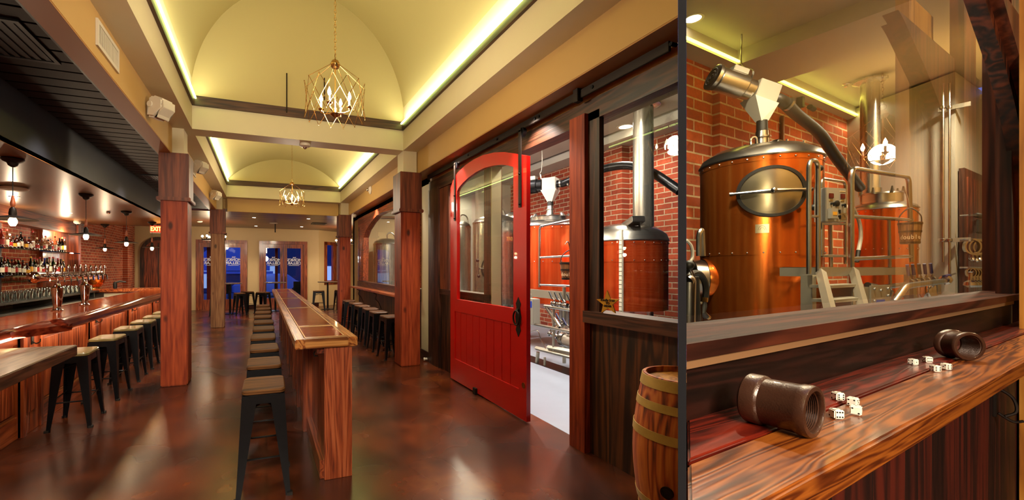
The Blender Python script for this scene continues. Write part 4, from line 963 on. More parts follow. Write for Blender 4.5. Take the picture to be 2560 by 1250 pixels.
# arch outline (y, z) relative; from far (left in picture) low shoulder to near
al = [L(*p, x=XD) for p in [(1131, 470), (1136, 452), (1148, 432), (1166, 414), (1188, 399), (1212, 388), (1240, 381.5), (1265, 380.5), (1290, 384), (1318, 391)]]
al = [(q.y-yc, q.z) for q in al]
al[0] = (hw, al[0][1]); al[-1] = (-hw, al[-1][1])
alow = [(hw-.14, 0)]
inn = [L(*p, x=XD) for p in [(1146, 479), (1150, 470), (1160, 458), (1175, 444), (1195, 430), (1215, 420), (1238, 414), (1258, 412), (1275, 414), (1288, 418)]]
inn = [(q.y-yc, q.z) for q in inn]
zm = L(1146, 748, x=XD).z
T = .045
def pri(A_, B_, nm, mt, x0=-T/2, x1=T/2, par=None): return MB().strip(A_, B_, x0, x1, 'x').build(nm, mt, par or r, smooth=0)
st = MB(); yi0, yi1 = inn[0][0], inn[-1][0]
st.strip(al, inn, -T/2, T/2, 'x')
st.box(-T/2, T/2, yi0, hw, zm, inn[0][1]); st.prism([(hw, inn[0][1]), (hw, al[0][1]), (yi0, inn[0][1])], -T/2, T/2, 'x')
st.box(-T/2, T/2, -hw, yi1, zm, inn[-1][1]); st.prism([(-hw, inn[-1][1]), (-hw, al[-1][1]), (yi1, inn[-1][1])], -T/2, T/2, 'x')
st.box(-T/2, T/2, -hw, hw, zm-.17, zm); st.box(-T/2, T/2, -hw, hw, zb, zb+.3); st.box(-T/2, T/2, -hw, -hw+.14, zb, zm); st.box(-T/2, T/2, hw-.14, hw, zb, zm)
st.build('door_frame', 'red_paint', r, smooth=0)
nb_ = 9; w_ = (2*hw-.28)/nb_
bd = MB()
for k in range(nb_):
    y0 = -hw+.14+k*w_; bd.box(-T/2+.01, T/2-.012, y0+.006, y0+w_-.006, zb+.3, zm-.17)
bd.box(-T/2+.02, T/2-.02, -hw+.14, hw-.14, zb+.3, zm-.17)
bd.build('board_panel', 'red_paint', r, smooth=0)
MB().prism([(yi0, zm)]+inn+[(yi1, zm)], -.004, .004, 'x').build('glass_pane', 'pane', r, smooth=0)
# ring handle on a diamond plate
yh, zh = L(1301, 792, x=XD).y-yc, L(1301, 792, x=XD).z
q = .055; pl = MB().prism([(yh, zh-.21), (yh+.045, zh-.14), (yh+.03, zh-.1), (yh+.055, zh), (yh+.03, zh+.1), (yh+.045, zh+.14), (yh, zh+.21), (yh-.045, zh+.14), (yh-.03, zh+.1), (yh-.055, zh), (yh-.03, zh-.1), (yh-.045, zh-.14)], -T/2-.006, -T/2, 'x').build('handle_plate', 'iron', r)
rg = MB().tube([(-T/2-.03, yh+.055*math.cos(a), zh-.01+.075*math.sin(a)) for a in [2*PI*i/24 for i in range(24)]], .009, 8, True); rg.ball((-T/2-.015, yh, zh+.07), .02, 10); rg.build('ring_handle', 'iron', pl)
MB().cyl((-T/2-.006, -hw+.05, .38), (-T/2+.002, -hw+.05, .38), .03).build('finger_pull', 'brass', r)
MB().box(-T/2-.03, T/2+.01, yc*0+.12, .2, zb-.02, zb+.06).build('floor_guide', 'iron', r, bevel=.004)
for px, z0, z1 in ((1137, 552, 405), (1300, 518, 318)):
    a0 = L(px, z0, x=XD-.03); a1 = L(px, z1, x=XD-.03); y = a0.y-yc
    s = MB().box(-.036, -.024, y-.022, y+.022, a0.z, a1.z-.03); s.cyl((-.036, y, a1.z-.03), (-.024, y, a1.z-.03), .022, seg=16); so = s.build('strap_hanger', 'old_timber' if 0 else 'iron', r)
    for zz in (a0.z+.03, a0.z+.35): MB().ball((-.04, y, zz), .012, 8).build('bolt', 'black_metal', so)
    MB().cyl((-.02, y, a1.z-.05), (.02, y, a1.z-.05), .05, seg=20).build('roller_wheel', 'black_metal', so)
# track rail
r = thing('door_track', 'long black steel track bolted above the screen for the sliding door', 'rail', (XW-.09, 4, 0))
y1 = L(1070, 460, x=XW-.09).y
ob = MB().box(-.012, .012, 2.08-4, y1-4, 3.055, 3.125).build('rail_bar', 'iron', r, bevel=.003)
for px in (1172, 1245, 1340, 1350, 1484, 1682):
    y = L(px, 300, x=XW-.09).y; MB().cyl((-.022, y-4, 3.09), (.03, y-4, 3.09), .014, seg=8).build('bolt', 'black_metal', r)
y = L(1447, 262, x=XW-.09).y; MB().box(-.04, .02, y-4-.03, y-4+.03, 3.03, 3.15).build('end_stop', 'iron', r, bevel=.004)
# ---- wall ledge below the arched window
r = thing('wall_ledge', 'reddish wooden drink ledge along the wall below the arched window', 'shelf', (2.55, 9.8, 0))
MB().box(-.15, .13, -2.6, 2.65, 1.02, 1.065).build('board', 'shelf_wood', r, bevel=.008)
for y in (-1.9, 0, 1.9):
    MB().tube(arc([(.09, y, .62), (.02, y, .78), (-.05, y, .86), (-.03, y, .96), (-.1, y, 1.0)]), .008, 6).build('iron_bracket', 'iron', r)
# ---- ceiling fittings
def grille(loc, w, h, mat, rotm, n, label, cat, name, vert=True):
    r = thing(name, label, cat, loc)
    M_ = rotm.to_4x4(); t = .016
    def bb(x0, x1, y0, y1, z0, z1, nm, mt):
        b = MB().box(x0, x1, y0, y1, z0, z1); b.v = [tuple(rotm @ Vector(v)) for v in b.v]; return b
    b = bb(-w/2, w/2, -h/2, -h/2+.03, 0, t, 0, 0)
    for a in ((-w/2, w/2, h/2-.03, h/2), (-w/2, -w/2+.03, -h/2+.0302, h/2-.0302), (w/2-.03, w/2, -h/2+.0302, h/2-.0302)):
        c = bb(*a, 0, t, 0, 0); b.add(c.v, c.f)
    b.build('frame', mat, r, smooth=0)
    bb(-w/2+.02, w/2-.02, -h/2+.02, h/2-.02, 0, .003, 0, 0).build('back_plate', 'black_plastic', r, smooth=0)
    b = MB()
    for k in range(n):
        x = -w/2+.03+(w-.06)*(k+.5)/n; q = (w-.06)/n*.28
        c = bb(x-q, x+q, -h/2+.03, h/2-.03, .003, .012, 0, 0) if vert else bb(-w/2+.03, w/2-.03, x*h/w-q*h/w, x*h/w+q*h/w, .003, .012, 0, 0); b.add(c.v, c.f)
    b.build('louvres', mat, r, smooth=0); return r
xw_ = XLo+.001
ra = RM((0, 1, 0), (0, 0, 1))
g1_ = L(240, 70, x=xw_); g2_ = L(292, 160, x=xw_)
grille((xw_, (g1_.y+g2_.y)/2, 3.335), .5, .2, 'vent_white', ra, 20, 'white louvred air grille on the mustard band near the top left', 'vent', 'air_grille')
grille((xw_, 8.45, 3.335), .5, .2, 'vent_white', ra, 20, 'white louvred air grille beyond the near left column', 'vent', 'air_grille')
rd = RM((1, 0, 0), (0, -1, 0))
grille((-1.76, 3.75, ZS+.028), .62, .62, 'black_plastic', rd, 9, 'black square ceiling register in the dark board ceiling, near the left edge', 'vent', 'ceiling_register')
grille((-1.7, 8.6, ZS+.028), .42, .42, 'black_plastic', rd, 9, 'black ceiling register in the dark board ceiling close to the near left column', 'vent', 'ceiling_register')
q = L(797, 559, z=ZS-.002); grille((q.x, q.y, ZS-.002), .5, .5, 'black_plastic', rd, 9, 'dark ceiling register in the wooden ceiling of the front room', 'vent', 'ceiling_register')
# wall speakers
def speaker(loc, rz, label):
    r = thing('wall_speaker', label, 'speaker', loc, rz, 'white wall speakers')
    b = MB(); b.prism([(.06, -.1), (.09, .1), (.14, .12), (.27, .07), (.27, -.03), (.16, -.12)], -.085, .085, 'y')
    b.build('body', 'white_plastic', r, bevel=.02)
    b = MB().prism([(.278, .055), (.278, -.025), (.17, -.115), (.19, -.115)], -.075, .075, 'y'); b.build('front_grille', 'vent_white', r, bevel=.003)
    b = MB().box(0, .02, -.05, .05, -.06, .06); b.tube([(.01, 0, 0), (.06, 0, -.02), (.12, 0, 0)], .02, 8); b.cyl((.12, -.1, .02), (.12, .1, .02), .03, seg=14); b.build('bracket', 'white_plastic', r)
    return r
q = L(402, 278, x=XLo+.12); speaker((XLo, q.y, q.z), -.6, 'large white wall speaker under the near left beam, just before the first column')
q = L(500, 420, x=XLo+.12); speaker((XLo, q.y, q.z), -.6, 'white wall speaker just beyond the near left column')
q = L(538, 489, x=XLo+.12); speaker((XLo, q.y, q.z), -.6, 'small white wall speaker beside the far left column')
# recessed downlights
def downlight(px, py, z, label, grp, s=.05, rot=False):
    q = (R if rot else L)(px, py, z=z)
    r = thing('recessed_light', label, 'ceiling light', (q.x, q.y, z), 0, grp, rot)
    MB().lathe([(s, -.001), (s*1.35, -.001), (s*1.35, -.006), (s, -.004)], seg=24, cap=False).build('trim_ring', 'white_plastic', r)
    MB().lathe([(.0001, -.002), (s, -.002)], seg=24, cap=False).build('lens', 'down_light', r); return r
for i, (px, py) in enumerate([(635, 544), (640, 565), (771, 547), (754, 567)]): downlight(px, py, ZS, 'small recessed light in the wooden ceiling of the front room, %s' % ['left one nearer the beam', 'left one nearer the doors', 'right one nearer the beam', 'right one nearer the doors'][i], 'recessed lights of the front room')
downlight(36, 492, 2.655, 'recessed light in the copper-coloured ceiling over the bar at the left edge', 'recessed lights over the bar')
downlight(171, 532, 2.655, 'recessed light in the copper-coloured ceiling near the framed papers', 'recessed lights over the bar')
q = L(1564, 317, z=ZK); downlight(1564, 317, ZK+.12, 'bright recessed light in the brewery ceiling beside the exhaust stack', 'recessed lights of the brewery', .12)
downlight(1160, 473, ZK+.12, 'recessed light in the brewery ceiling seen through the red door glass', 'recessed lights of the brewery', .12)
def disc(name, loc, rad, h, label, cat, mat='white_plastic', lens=None):
    r = thing(name, label, cat, loc)
    MB().lathe([(rad*.9, 0), (rad, -h*.3), (rad*.95, -h*.7), (rad*.5, -h), (.001, -h)], seg=24).build('housing', mat, r)
    if lens: MB().lathe([(rad*.4, -h*.98), (rad*.3, -h*1.3), (.001, -h*1.5)], seg=16).build('dome', lens, r)
    return r
q = L(36, 468, z=2.655); disc('ceiling_access_point', (q.x, q.y, 2.655), .15, .05, 'white round access point on the copper-coloured ceiling over the bar', 'device')
q = L(271, 529, z=2.655); disc('sprinkler', (q.x, q.y, 2.655), .035, .04, 'small sprinkler in the copper-coloured ceiling between two pendant lamps', 'sprinkler', 'chrome')
q = L(193, 552, z=2.655); disc('security_camera', (q.x, q.y, 2.655), .07, .07, 'white dome camera on the copper-coloured ceiling beside the framed papers', 'camera', 'white_plastic', 'black_plastic')
q = L(762, 360, z=ZB); disc('smoke_detector', (q.x, YC+.17, ZB), .085, .06, 'white smoke detector under the near cross beam', 'detector', 'white_plastic', 'chrome')
q = L(499, 552, z=ZS); disc('smoke_detector', (q.x, q.y, ZS), .09, .05, 'white smoke detector on the wooden ceiling left of the far column', 'detector')
q = L(684, 557, z=ZS); disc('ceiling_access_point', (q.x, q.y, ZS), .14, .03, 'flat white disc on the wooden ceiling of the front room', 'device')
q = L(779, 148, x=.6); disc('sprinkler', (q.x, q.y+.5, 5.72), .05, .04, 'small sprinkler high in the near vault', 'sprinkler', 'chrome')
q = L(927, 475, x=XRo); r = thing('emergency_light', 'small white emergency lamp head on the right mustard band', 'light', (XRo, q.y, q.z))
MB().lathe([(.1, 0), (.1, .015), (.05, .05), (.001, .06)], seg=20, axis=(-1, 0, 0)).build('housing', 'white_plastic', r); MB().ball((-.07, 0, 0), .035, 12).build('lamp', 'chrome', r)
q = L(880, 537, x=XRo); r = thing('security_camera', 'white dome camera at the corner above the far right column', 'camera', (2.5, 12.2, ZS)); MB().ball((0, 0, -.05), .05, 12).build('dome', 'white_plastic', r); MB().cyl((0, 0, -.03), (0, 0, 0), .05).build('base', 'white_plastic', r)
q = L(688, 560, z=ZS); r = thing('ceiling_rod', 'thin dark rod hanging from the wooden ceiling before the middle doors', 'rod', (q.x, q.y, ZS)); MB().cyl((0, 0, -.3), (0, 0, 0), .02).build('rod', 'iron', r)
# thin rods hanging in the near vault
for (px, ya_, yb_, lb_) in ((717, 183, 281, 'thin black rod in the near vault left of the chandelier'), (811, 195, 250, 'short thin black rod in the near vault, seen through the chandelier')):
    qa = L(px, ya_, y=YC-.05); qb = L(px, yb_, y=YC-.05)
    r = thing('ceiling_rod', lb_, 'rod', (qa.x, qa.y, qb.z)); MB().cyl((0, 0, 0), (0, 0, qa.z-qb.z), .009).build('rod', 'iron', r)
# exit sign
q = L(397, 573, y=11.9); s = .0115*1
r = thing('exit_sign', 'lit red EXIT sign hanging by the near left column', 'sign', (q.x-.06, 11.9, q.z))
MB().box(-.125, .125, 0, .04, -.1, .09).build('housing', 'white_plastic', r, bevel=.006); MB().box(-.115, .115, -.004, 0, -.075, .08).build('face', 'exit_face', r, smooth=0)
text('EXIT', .15, 'exit_text', r, (0, -.006, 0), RM((1, 0, 0), (0, 0, 1)), 'exit_lettering', bold=.004, sx=.72)
MB().cyl((0, .02, .09), (0, .02, 2.66-q.z), .008).build('stem', 'white_plastic', r)
# baseboard outlet light
q = L(1070, 897, x=XW); r = thing('door_stop', 'small round metal doorstop on the dark baseboard left of the red door', 'doorstop', (XW-.02, q.y, q.z)); MB().lathe([(.02, 0), (.02, .03), (.028, .04), (.024, .06), (.001, .065)], axis=(-1, 0, 0), seg=14).build('stop', 'white_plastic', r)

# ---- barrel
bc = Vector((2.15, 1.55, 0)); 
dd = L(1706, 912, z=.92)
BR0, BRM, BH = .235, .295, .945
bq = Vector((2.43, 1.865, 0))
r = thing('wine_barrel', 'weathered oak barrel with brass-coloured hoops and bung hole beside the grey partition', 'barrel', bq)
prof = [(BR0*.93, 0), (BR0, .0)]+[(BR0+(BRM-BR0)*math.sin(PI*t), BH*t) for t in [i/16 for i in range(1, 16)]]+[(BR0, BH), (BR0*.93, BH), (BR0*.9, BH-.035), (.001, BH-.035)]
MB().lathe(prof, seg=40).build('staves', 'barrel_wood', r)
MB().lathe([(.001, BH-.034), (BR0*.9, BH-.034)], seg=30, cap=False).build('head', 'honey_wood', r)
rb = lambda t: BR0+(BRM-BR0)*math.sin(PI*t)+.002
for t0, t1 in ((.93, .995), (.8, .85), (.62, .675), (.185, .235), (.09, .13), (.005, .06)):
    h_ = MB().lathe([(rb(t0), BH*t0), (rb(t0)+.003, BH*t0), (rb(t1)+.003, BH*t1), (rb(t1), BH*t1)], seg=40, cap=False).build('hoop', 'hoop', r)
    for a in (3.75, 4.0): MB().ball(((rb((t0+t1)/2)+.002)*math.cos(a), (rb((t0+t1)/2)+.002)*math.sin(a), BH*(t0+t1)/2), .007, 8).build('rivet', 'iron', h_)
a = math.radians(199); dirv = Vector((math.cos(a), math.sin(a), 0))
MB().lathe([(.034, -.01), (.034, .006), (.026, .006), (.026, -.01)], dirv*(BRM-.002)+Vector((0, 0, BH*.335)), 20, dirv, False).build('bung_ring', 'iron', r)
MB().lathe([(.001, 0), (.027, 0)], dirv*(BRM+.001)+Vector((0, 0, BH*.335)), 20, dirv, False).build('bung_hole', 'pip', r)

# ---- star sign on the window sill
q = L(1519, 762, x=XW-.055); r = thing('star_sign', 'yellow wooden star with black handwriting on the window sill', 'sign', (XW-.055, q.y, 1.23)); r.rotation_euler = (0, 0, .3)
R1, R2 = .1, .042; sp_ = [((R1 if k % 2 == 0 else R2)*math.sin(PI*k/5+.06), .085+(R1 if k % 2 == 0 else R2)*math.cos(PI*k/5+.06)) for k in range(10)]
MB().prism(sp_, 0, .014, 'x').build('star', 'star_yellow', r, smooth=0)
text('Kindly Seat', .026, 'ink', r, (-.002, 0, .107), RM((0, -1, 0), (0, -.06, 1)), 'handwriting', bold=.0008)
text('TO', .024, 'ink', r, (-.002, 0, .083), RM((0, -1, 0), (0, 0, 1)), 'handwriting', bold=.001)
text('ORDER', .02, 'ink', r, (-.002, 0, .06), RM((0, -1, 0), (0, 0, 1)), 'handwriting', bold=.001)

# ================================================================== BREWERY KIT
def copper_tank(name, label, loc, rad, zrim, zbase, rot, mat='copper', dome=.14, hatch=None, rz=0, rivets=True, seam=1.72):
    r = thing(name, label, 'tank', loc, rz, None, rot)
    MB().lathe([(rad*.2, zbase-.15), (rad, zbase), (rad, zrim)], seg=72).build('body', mat, r)
    MB().lathe([(rad+.012, zrim-.015), (rad+.022, zrim), (rad+.012, zrim+.015), (rad*.97, zrim+dome*.35), (rad*.75, zrim+dome*.75), (rad*.4, zrim+dome*.97), (.001, zrim+dome)], seg=72).build('domed_lid', 'steel', r)
    if rivets:
        for zz, mt in ((zrim-.05, 'lid_band'), (seam, 'seam_band')):
            b_ = MB().lathe([(rad+.001, zz-.03), (rad+.004, zz-.03), (rad+.004, zz+.03), (rad+.001, zz+.03)], seg=72, cap=False).build(mt, mat, r)
            v = MB()
            for k in range(26):
                a = 2*PI*k/26; v.ball(((rad+.006)*math.cos(a), (rad+.006)*math.sin(a), zz), .011, 8)
            v.build('rivets', 'steel', b_)
    for a in [2*PI*k/3+.5 for k in range(3)]:
        MB().cyl((rad*.8*math.cos(a), rad*.8*math.sin(a), 0), (rad*.8*math.cos(a), rad*.8*math.sin(a), zbase+.02), .05, seg=14).build('leg', 'steel', r)
    return r
def hatch_ring(r, ang, z, rad, rw, rh, mat='brushed', sd=1):
    """oval manway on the tank wall facing direction ang"""
    def P(a, s, off): 
        th = rw*s*math.cos(a)/rad; return ((rad+off)*math.cos(ang+th), (rad+off)*math.sin(ang+th), z+rh*s*math.sin(a))
    n = 40; v = []
    for s, off in ((.0, .05), (.5, .05), (.94, .035)):
        v += [P(2*PI*k/n, s, off) for k in range(n)]
    v += [P(2*PI*k/n, .94, -.01) for k in range(n)]
    cover = MB().add(v, [(i*n+k, i*n+(k+1) % n, (i+1)*n+(k+1) % n, (i+1)*n+k) for i in range(3) for k in range(n)]).build('manway_door', mat, r)
    v = []
    for s, off in ((.94, 0), (.94, .045), (1.06, .045), (1.06, 0)): v += [P(2*PI*k/n, s, off) for k in range(n)]
    MB().add(v, [(i*n+k, i*n+(k+1) % n, ((i+1) % 4)*n+(k+1) % n, ((i+1) % 4)*n+k) for i in range(4) for k in range(n)]).build('gasket_ring', 'rubber', r)
    ln = [P(0, s, .075) for s in (-1.2, -1.0, -.5, 0, .5, 1.0, 1.12)]
    bar = MB().tube(ln, [.03, .018, .016, .03, .016, .02, .03], 8)
    bar.ball(P(0, 0, .1), .035, 10); bar.build('crossbar', 'steel', cover)
    e = Vector(P(0, 1.12*sd, .12)); t = Vector((-math.sin(ang), math.cos(ang), 0))
    hd = MB().tube([e+Vector((0, 0, -rh*.75))-t*rw*.04*sd, e, e+Vector((0, 0, rh*.8))+t*rw*.12*sd], .011, 8); hd.build('clamp_handle', 'steel', cover)
    for q in (e+Vector((0, 0, -rh*.75))-t*rw*.04*sd, e+Vector((0, 0, rh*.8))+t*rw*.12*sd): MB().ball(q, .038, 12).build('handle_knob', 'rubber', cover)
    return cover
def auger(name, label, p, dirv, s, rot, group=None, chute=True, ztank=None, hose_to=None, rod_top=None, motor='grey_box', hosemat='rubber'):
    """grain auger head: p centre of box, dirv direction towards the motor"""
    r = thing(name, label, 'auger', p, 0, group, rot); d = Vector(dirv).normalized()
    side = Vector((0, 0, 1)).cross(d).normalized(); up = d.cross(side)
    def pt(a, b_, c): return d*a*s+side*b_*s+up*c*s
    b = MB(); vs = [pt(a, b_, c) for a, b_, c in [(-.14, -.12, -.13), (.14, -.12, -.13), (.14, .12, -.13), (-.14, .12, -.13), (-.14, -.12, .13), (.14, -.12, .13), (.14, .12, .13), (-.14, .12, .13)]]
    b.hexa(vs); b.build('gear_box', 'grey_box', r, bevel=.006)
    b = MB(); lo = [(-.05, -.05, -.36), (.05, -.05, -.36), (.05, .05, -.36), (-.05, .05, -.36)]
    vs = [Vector((pt(a, b_, 0).x, pt(a, b_, 0).y, c*s)) for a, b_, c in lo]+[pt(*q) for q in [(-.16, -.14, -.12), (.16, -.14, -.12), (.16, .14, -.12), (-.16, .14, -.12)]]
    b.hexa(vs); b.build('hopper_cone', 'paper', r)
    m_ = MB().lathe([(.11*s, .14*s), (.13*s, .16*s), (.13*s, .26*s), (.15*s, .28*s), (.15*s, .62*s), (.12*s, .66*s), (.001, .66*s)], seg=24, axis=d).build('motor', motor, r)
    f = MB().lathe([(.001, .665*s), (.15*s, .665*s), (.165*s, .65*s), (.165*s, .69*s), (.14*s, .7*s), (.001, .7*s)], seg=24, axis=d).build('fan_cover', 'steel', m_)
    for q in (.03, .07, .11): MB().tube([pt(.703, q*math.cos(a), q*math.sin(a)) for a in [2*PI*i/20 for i in range(20)]], .006*s, 5, True).build('fan_slot', 'black_plastic', f)
    b = MB(); b.hexa([pt(*q) for q in [(.3, -.08, .13), (.5, -.08, .13), (.5, .08, .13), (.3, .08, .13), (.3, -.08, .21), (.5, -.08, .21), (.5, .08, .21), (.3, .08, .21)]]); b.build('junction_box', 'grey_box', m_, bevel=.006)
    if ztank is not None:
        dz = ztank-p[2]
        MB().tube([(0, 0, -.35*s), (0, 0, dz*.68)], .062*s, 16).build('down_hose', 'rubber', r)
        b = MB().cyl((0, 0, dz*.66), (0, 0, dz+.0), .07*s, .085*s, 18); b.lathe([(.1*s, dz*.78), (.1*s, dz*.76)], seg=18); b.build('inlet_spout', 'steel', r)
    if hose_to:
        tp = [pt(-.14, 0, 0), pt(-.3, 0, 0)]+[Vector(q)-Vector(p) for q in hose_to]
        MB().tube(arc(tp), .075*s, 16).build('feed_tube', hosemat, r)
        for k in (.2, .36): MB().lathe([(.085*s, 0), (.085*s, .03*s)], pt(-k, 0, 0), 18, -d).build('hose_clamp', 'steel', r)
    if rod_top: MB().tube(arc([pt(.2, 0, .14), pt(.22, 0, .26), Vector(rod_top)-Vector(p)+Vector((0, 0, -.5)), Vector(rod_top)-Vector(p)], 5), .012*s, 6).build('hanger_rod', 'steel', r)
    return r
def bucket(loc, s, rot, label, txt, face, hang=.55, zs=1):
    r = thing('wooden_bucket', label, 'bucket', loc, 0, None, rot)      # origin at bucket top centre
    MB().lathe([(.001, -.30*s), (.13*s, -.30*s), (.165*s, 0), (.15*s, 0), (.12*s, -.27*s), (.001, -.27*s)], seg=28).build('staves', 'bucket_wood', r)
    for z in (-.02, -.13, -.28):
        rr = .13+(.165-.13)*(z+.30)/.30+.002
        MB().lathe([(rr*s, (z-.012)*s), ((rr+.004)*s, (z-.012)*s), ((rr+.004)*s, (z+.012)*s), (rr*s, (z+.012)*s)], seg=28, cap=False).build('hoop', 'iron', r)
    f = Vector((face[0], face[1], 0)).normalized(); t = Vector((0, 0, 1)).cross(f)
    MB().tube(arc([t*.15*s+Vector((0, 0, -.02)), t*.13*s+Vector((0, 0, .1*s)), Vector((0, 0, .2*s)), -t*.13*s+Vector((0, 0, .1*s)), -t*.15*s+Vector((0, 0, -.02))]), .007, 6).build('bail_handle', 'cable', r)
    MB().tube(arc([Vector((0, 0, .2*s)), t*-.03*s+Vector((0, 0, .34*s)), t*-.08*s+Vector((0, 0, hang*s))]), .008, 6).build('hook', 'steel', r)
    r.scale = (1, 1, zs)
    # lettering wrapped round the staves: one letter at a time
    nL = len(txt)
    for i, ch_ in enumerate(txt):
        a = (i-(nL-1)/2)*.33; dv = (f*math.cos(a)+t*math.sin(a)); tv = (t*math.cos(a)-f*math.sin(a))
        text(ch_, .085*s, 'bucket_letter', r, dv*(.151*s)+Vector((0, 0, -.21*s)), RM(tv, (0, 0, 1)), 'lettering', bold=.001, ext=.002)
    return r
def ball_valve(parent, p, axis, up, s=1.0, grip='blue_grip'):
    a = Vector(axis).normalized(); u = Vector(up).normalized(); p = Vector(p)
    b = MB().cyl(p-a*.04*s, p+a*.04*s, .028*s); b.cyl(p-a*.045*s, p-a*.038*s, .036*s); b.cyl(p+a*.038*s, p+a*.045*s, .036*s); b.ball(p, .036*s, 10); b.cyl(p, p+Vector((0, 0, .05*s)), .012*s)
    v = b.build('ball_valve', 'steel', parent)
    MB().tube([p+Vector((0, 0, .05*s)), p+u*.06*s+Vector((0, 0, .03*s)), p+u*.09*s], .007*s, 6).build('lever', 'steel', v)
    MB().tube([p+u*.08*s, p+u*.20*s], .014*s, 8).build('grip', grip, v); return v

# ================================================================== BREWERY seen through the screen
azc = lambda px: A+math.atan((px-CX)/F)
def polar(px, X_): a = azc(px); return Vector((X_, X_/math.tan(a), 0))
tA = polar(1376, 5.6); rA = .71
zA = L(1376, 560, y=(tA.y-.6)).z
t1 = copper_tank('copper_tank', 'shining copper brew tank straight behind the opening beside the red door', tA, rA, zA, .9, False, 'copper_red', .16)
# raised inner lid ring with clamps
b = MB().lathe([(.42, zA+.1), (.42, zA+.2), (.44, zA+.2), (.36, zA+.23), (.001, zA+.25)], seg=48).build('manway_lid', 'steel', t1)
for k in range(8):
    a = 2*PI*k/8; b_ = MB().hexa([(.40*math.cos(a)-.03, .40*math.sin(a)-.03, zA+.2), (.40*math.cos(a)+.03, .40*math.sin(a)-.03, zA+.2), (.40*math.cos(a)+.03, .40*math.sin(a)+.03, zA+.2), (.40*math.cos(a)-.03, .40*math.sin(a)+.03, zA+.2), (.36*math.cos(a)-.02, .36*math.sin(a)-.02, zA+.27), (.36*math.cos(a)+.02, .36*math.sin(a)-.02, zA+.27), (.36*math.cos(a)+.02, .36*math.sin(a)+.02, zA+.27), (.36*math.cos(a)-.02, .36*math.sin(a)+.02, zA+.27)])
    b_.build('clamp', 'steel', b)
ph = L(1381, 460, x=tA.x); 
auger('grain_auger', 'grey grain auger with dark motor and black duct above the copper tank behind the opening', (tA.x, tA.y, ph.z), (-.55, .85, 0), 1.0, False, None, True, zA+.22, [(5.9, 6.6, ph.z+.1), (6.1, 5.9, ph.z+.12), (6.2, 5.4, ph.z-.1), (6.25, 4.9, ph.z-.5)], (tA.x-.1, tA.y+.15, ZK), 'black_metal', 'black_metal')
tB = polar(1562, 5.9); rB = .66
zB_ = L(1572, 598, y=(tB.y-.5)).z
t2 = copper_tank('copper_tank', 'copper brew tank with a tall exhaust stack, behind the right-hand window', tB, rB, zB_, .9, False, 'copper_red', .3)
sp0 = polar(1608, 5.95); sp0 = Vector((sp0.x, sp0.y, 0))-tB
MB().lathe([(.16, zB_+.12), (.155, ZK-.0), (.155, ZK+.1)], (sp0.x, sp0.y, 0), 32).build('exhaust_stack', 'tank_steel', t2)
MB().lathe([(.16, ZK+.06), (.26, ZK+.09), (.26, ZK+.11)], (sp0.x, sp0.y, 0), 32).build('ceiling_flange', 'tank_steel', t2)
b = MB().box(-.5, .05, -.1, .12, 0, .1); mt = Matrix.Translation((-.1, -.1, zB_+.16)) @ Matrix.Rotation(math.radians(70), 4, 'Z') @ Matrix.Rotation(.25, 4, 'Y'); b.v = [tuple(mt @ Vector(v)) for v in b.v]; b.build('lid_hinge_box', 'steel', t2, bevel=.01)
gp = polar(1553, 5.2); gp = L(1553, 700, x=5.33)
r = thing('sight_gauge', 'tall narrow level gauge in front of the copper tank behind the right-hand window', 'gauge', (gp.x, gp.y, 0))
MB().box(-.02, .02, -.03, .03, .6, 2.2).build('scale_strip', 'paper', r, bevel=.004)
for k in range(20): MB().box(-.023, -.02, -.03, .03, .7+.07*k, .706+.07*k).build('scale_mark', 'ink', r, smooth=0)
# steel fermenters seen through the door glass and the far window
for px, X_, rad, zr, lb, py in ((1150, 5.1, .30, None, 'slim stainless tank at the far left of the brewery behind the red door', 566), (1239, 5.0, .52, None, 'wide stainless tank with round manway seen through the red door glass', 555), (968, 3.5, .42, None, 'polished stainless tank with bright reflections behind the arched window', 610), (1292, 5.6, .34, None, 'stainless tank partly behind the red door edge', 545)):
    c = polar(px, X_); zr = L(px, py, y=c.y-.3).z
    r = thing('steel_tank', lb, 'tank', c)
    MB().lathe([(.05, .35), (rad, .8), (rad, zr)], seg=56).build('body', 'tank_steel', r)
    MB().lathe([(rad+.006, zr-.02), (rad+.008, zr+.01), (rad*.9, zr+.09), (rad*.5, zr+.17), (.001, zr+.19)], seg=56).build('domed_top', 'steel', r)
    MB().tube(arc([(0, 0, zr+.17), (0, 0, zr+.3), (.1, 0, zr+.36), (.22, .0, zr+.28), (.26, 0, zr+.05)]), .02, 8).build('vent_pipe', 'steel', r)
    for a in (.6, 2.7, 4.8): MB().cyl((rad*.85*math.cos(a), rad*.85*math.sin(a), 0), (rad*.85*math.cos(a), rad*.85*math.sin(a), .85), .03).build('leg', 'steel', r)
    if rad > .5:
        ang = math.atan2(-c.y, -c.x)-.25
        hatch_ring(r, ang, 1.58, rad, .17, .22, 'steel', -1)
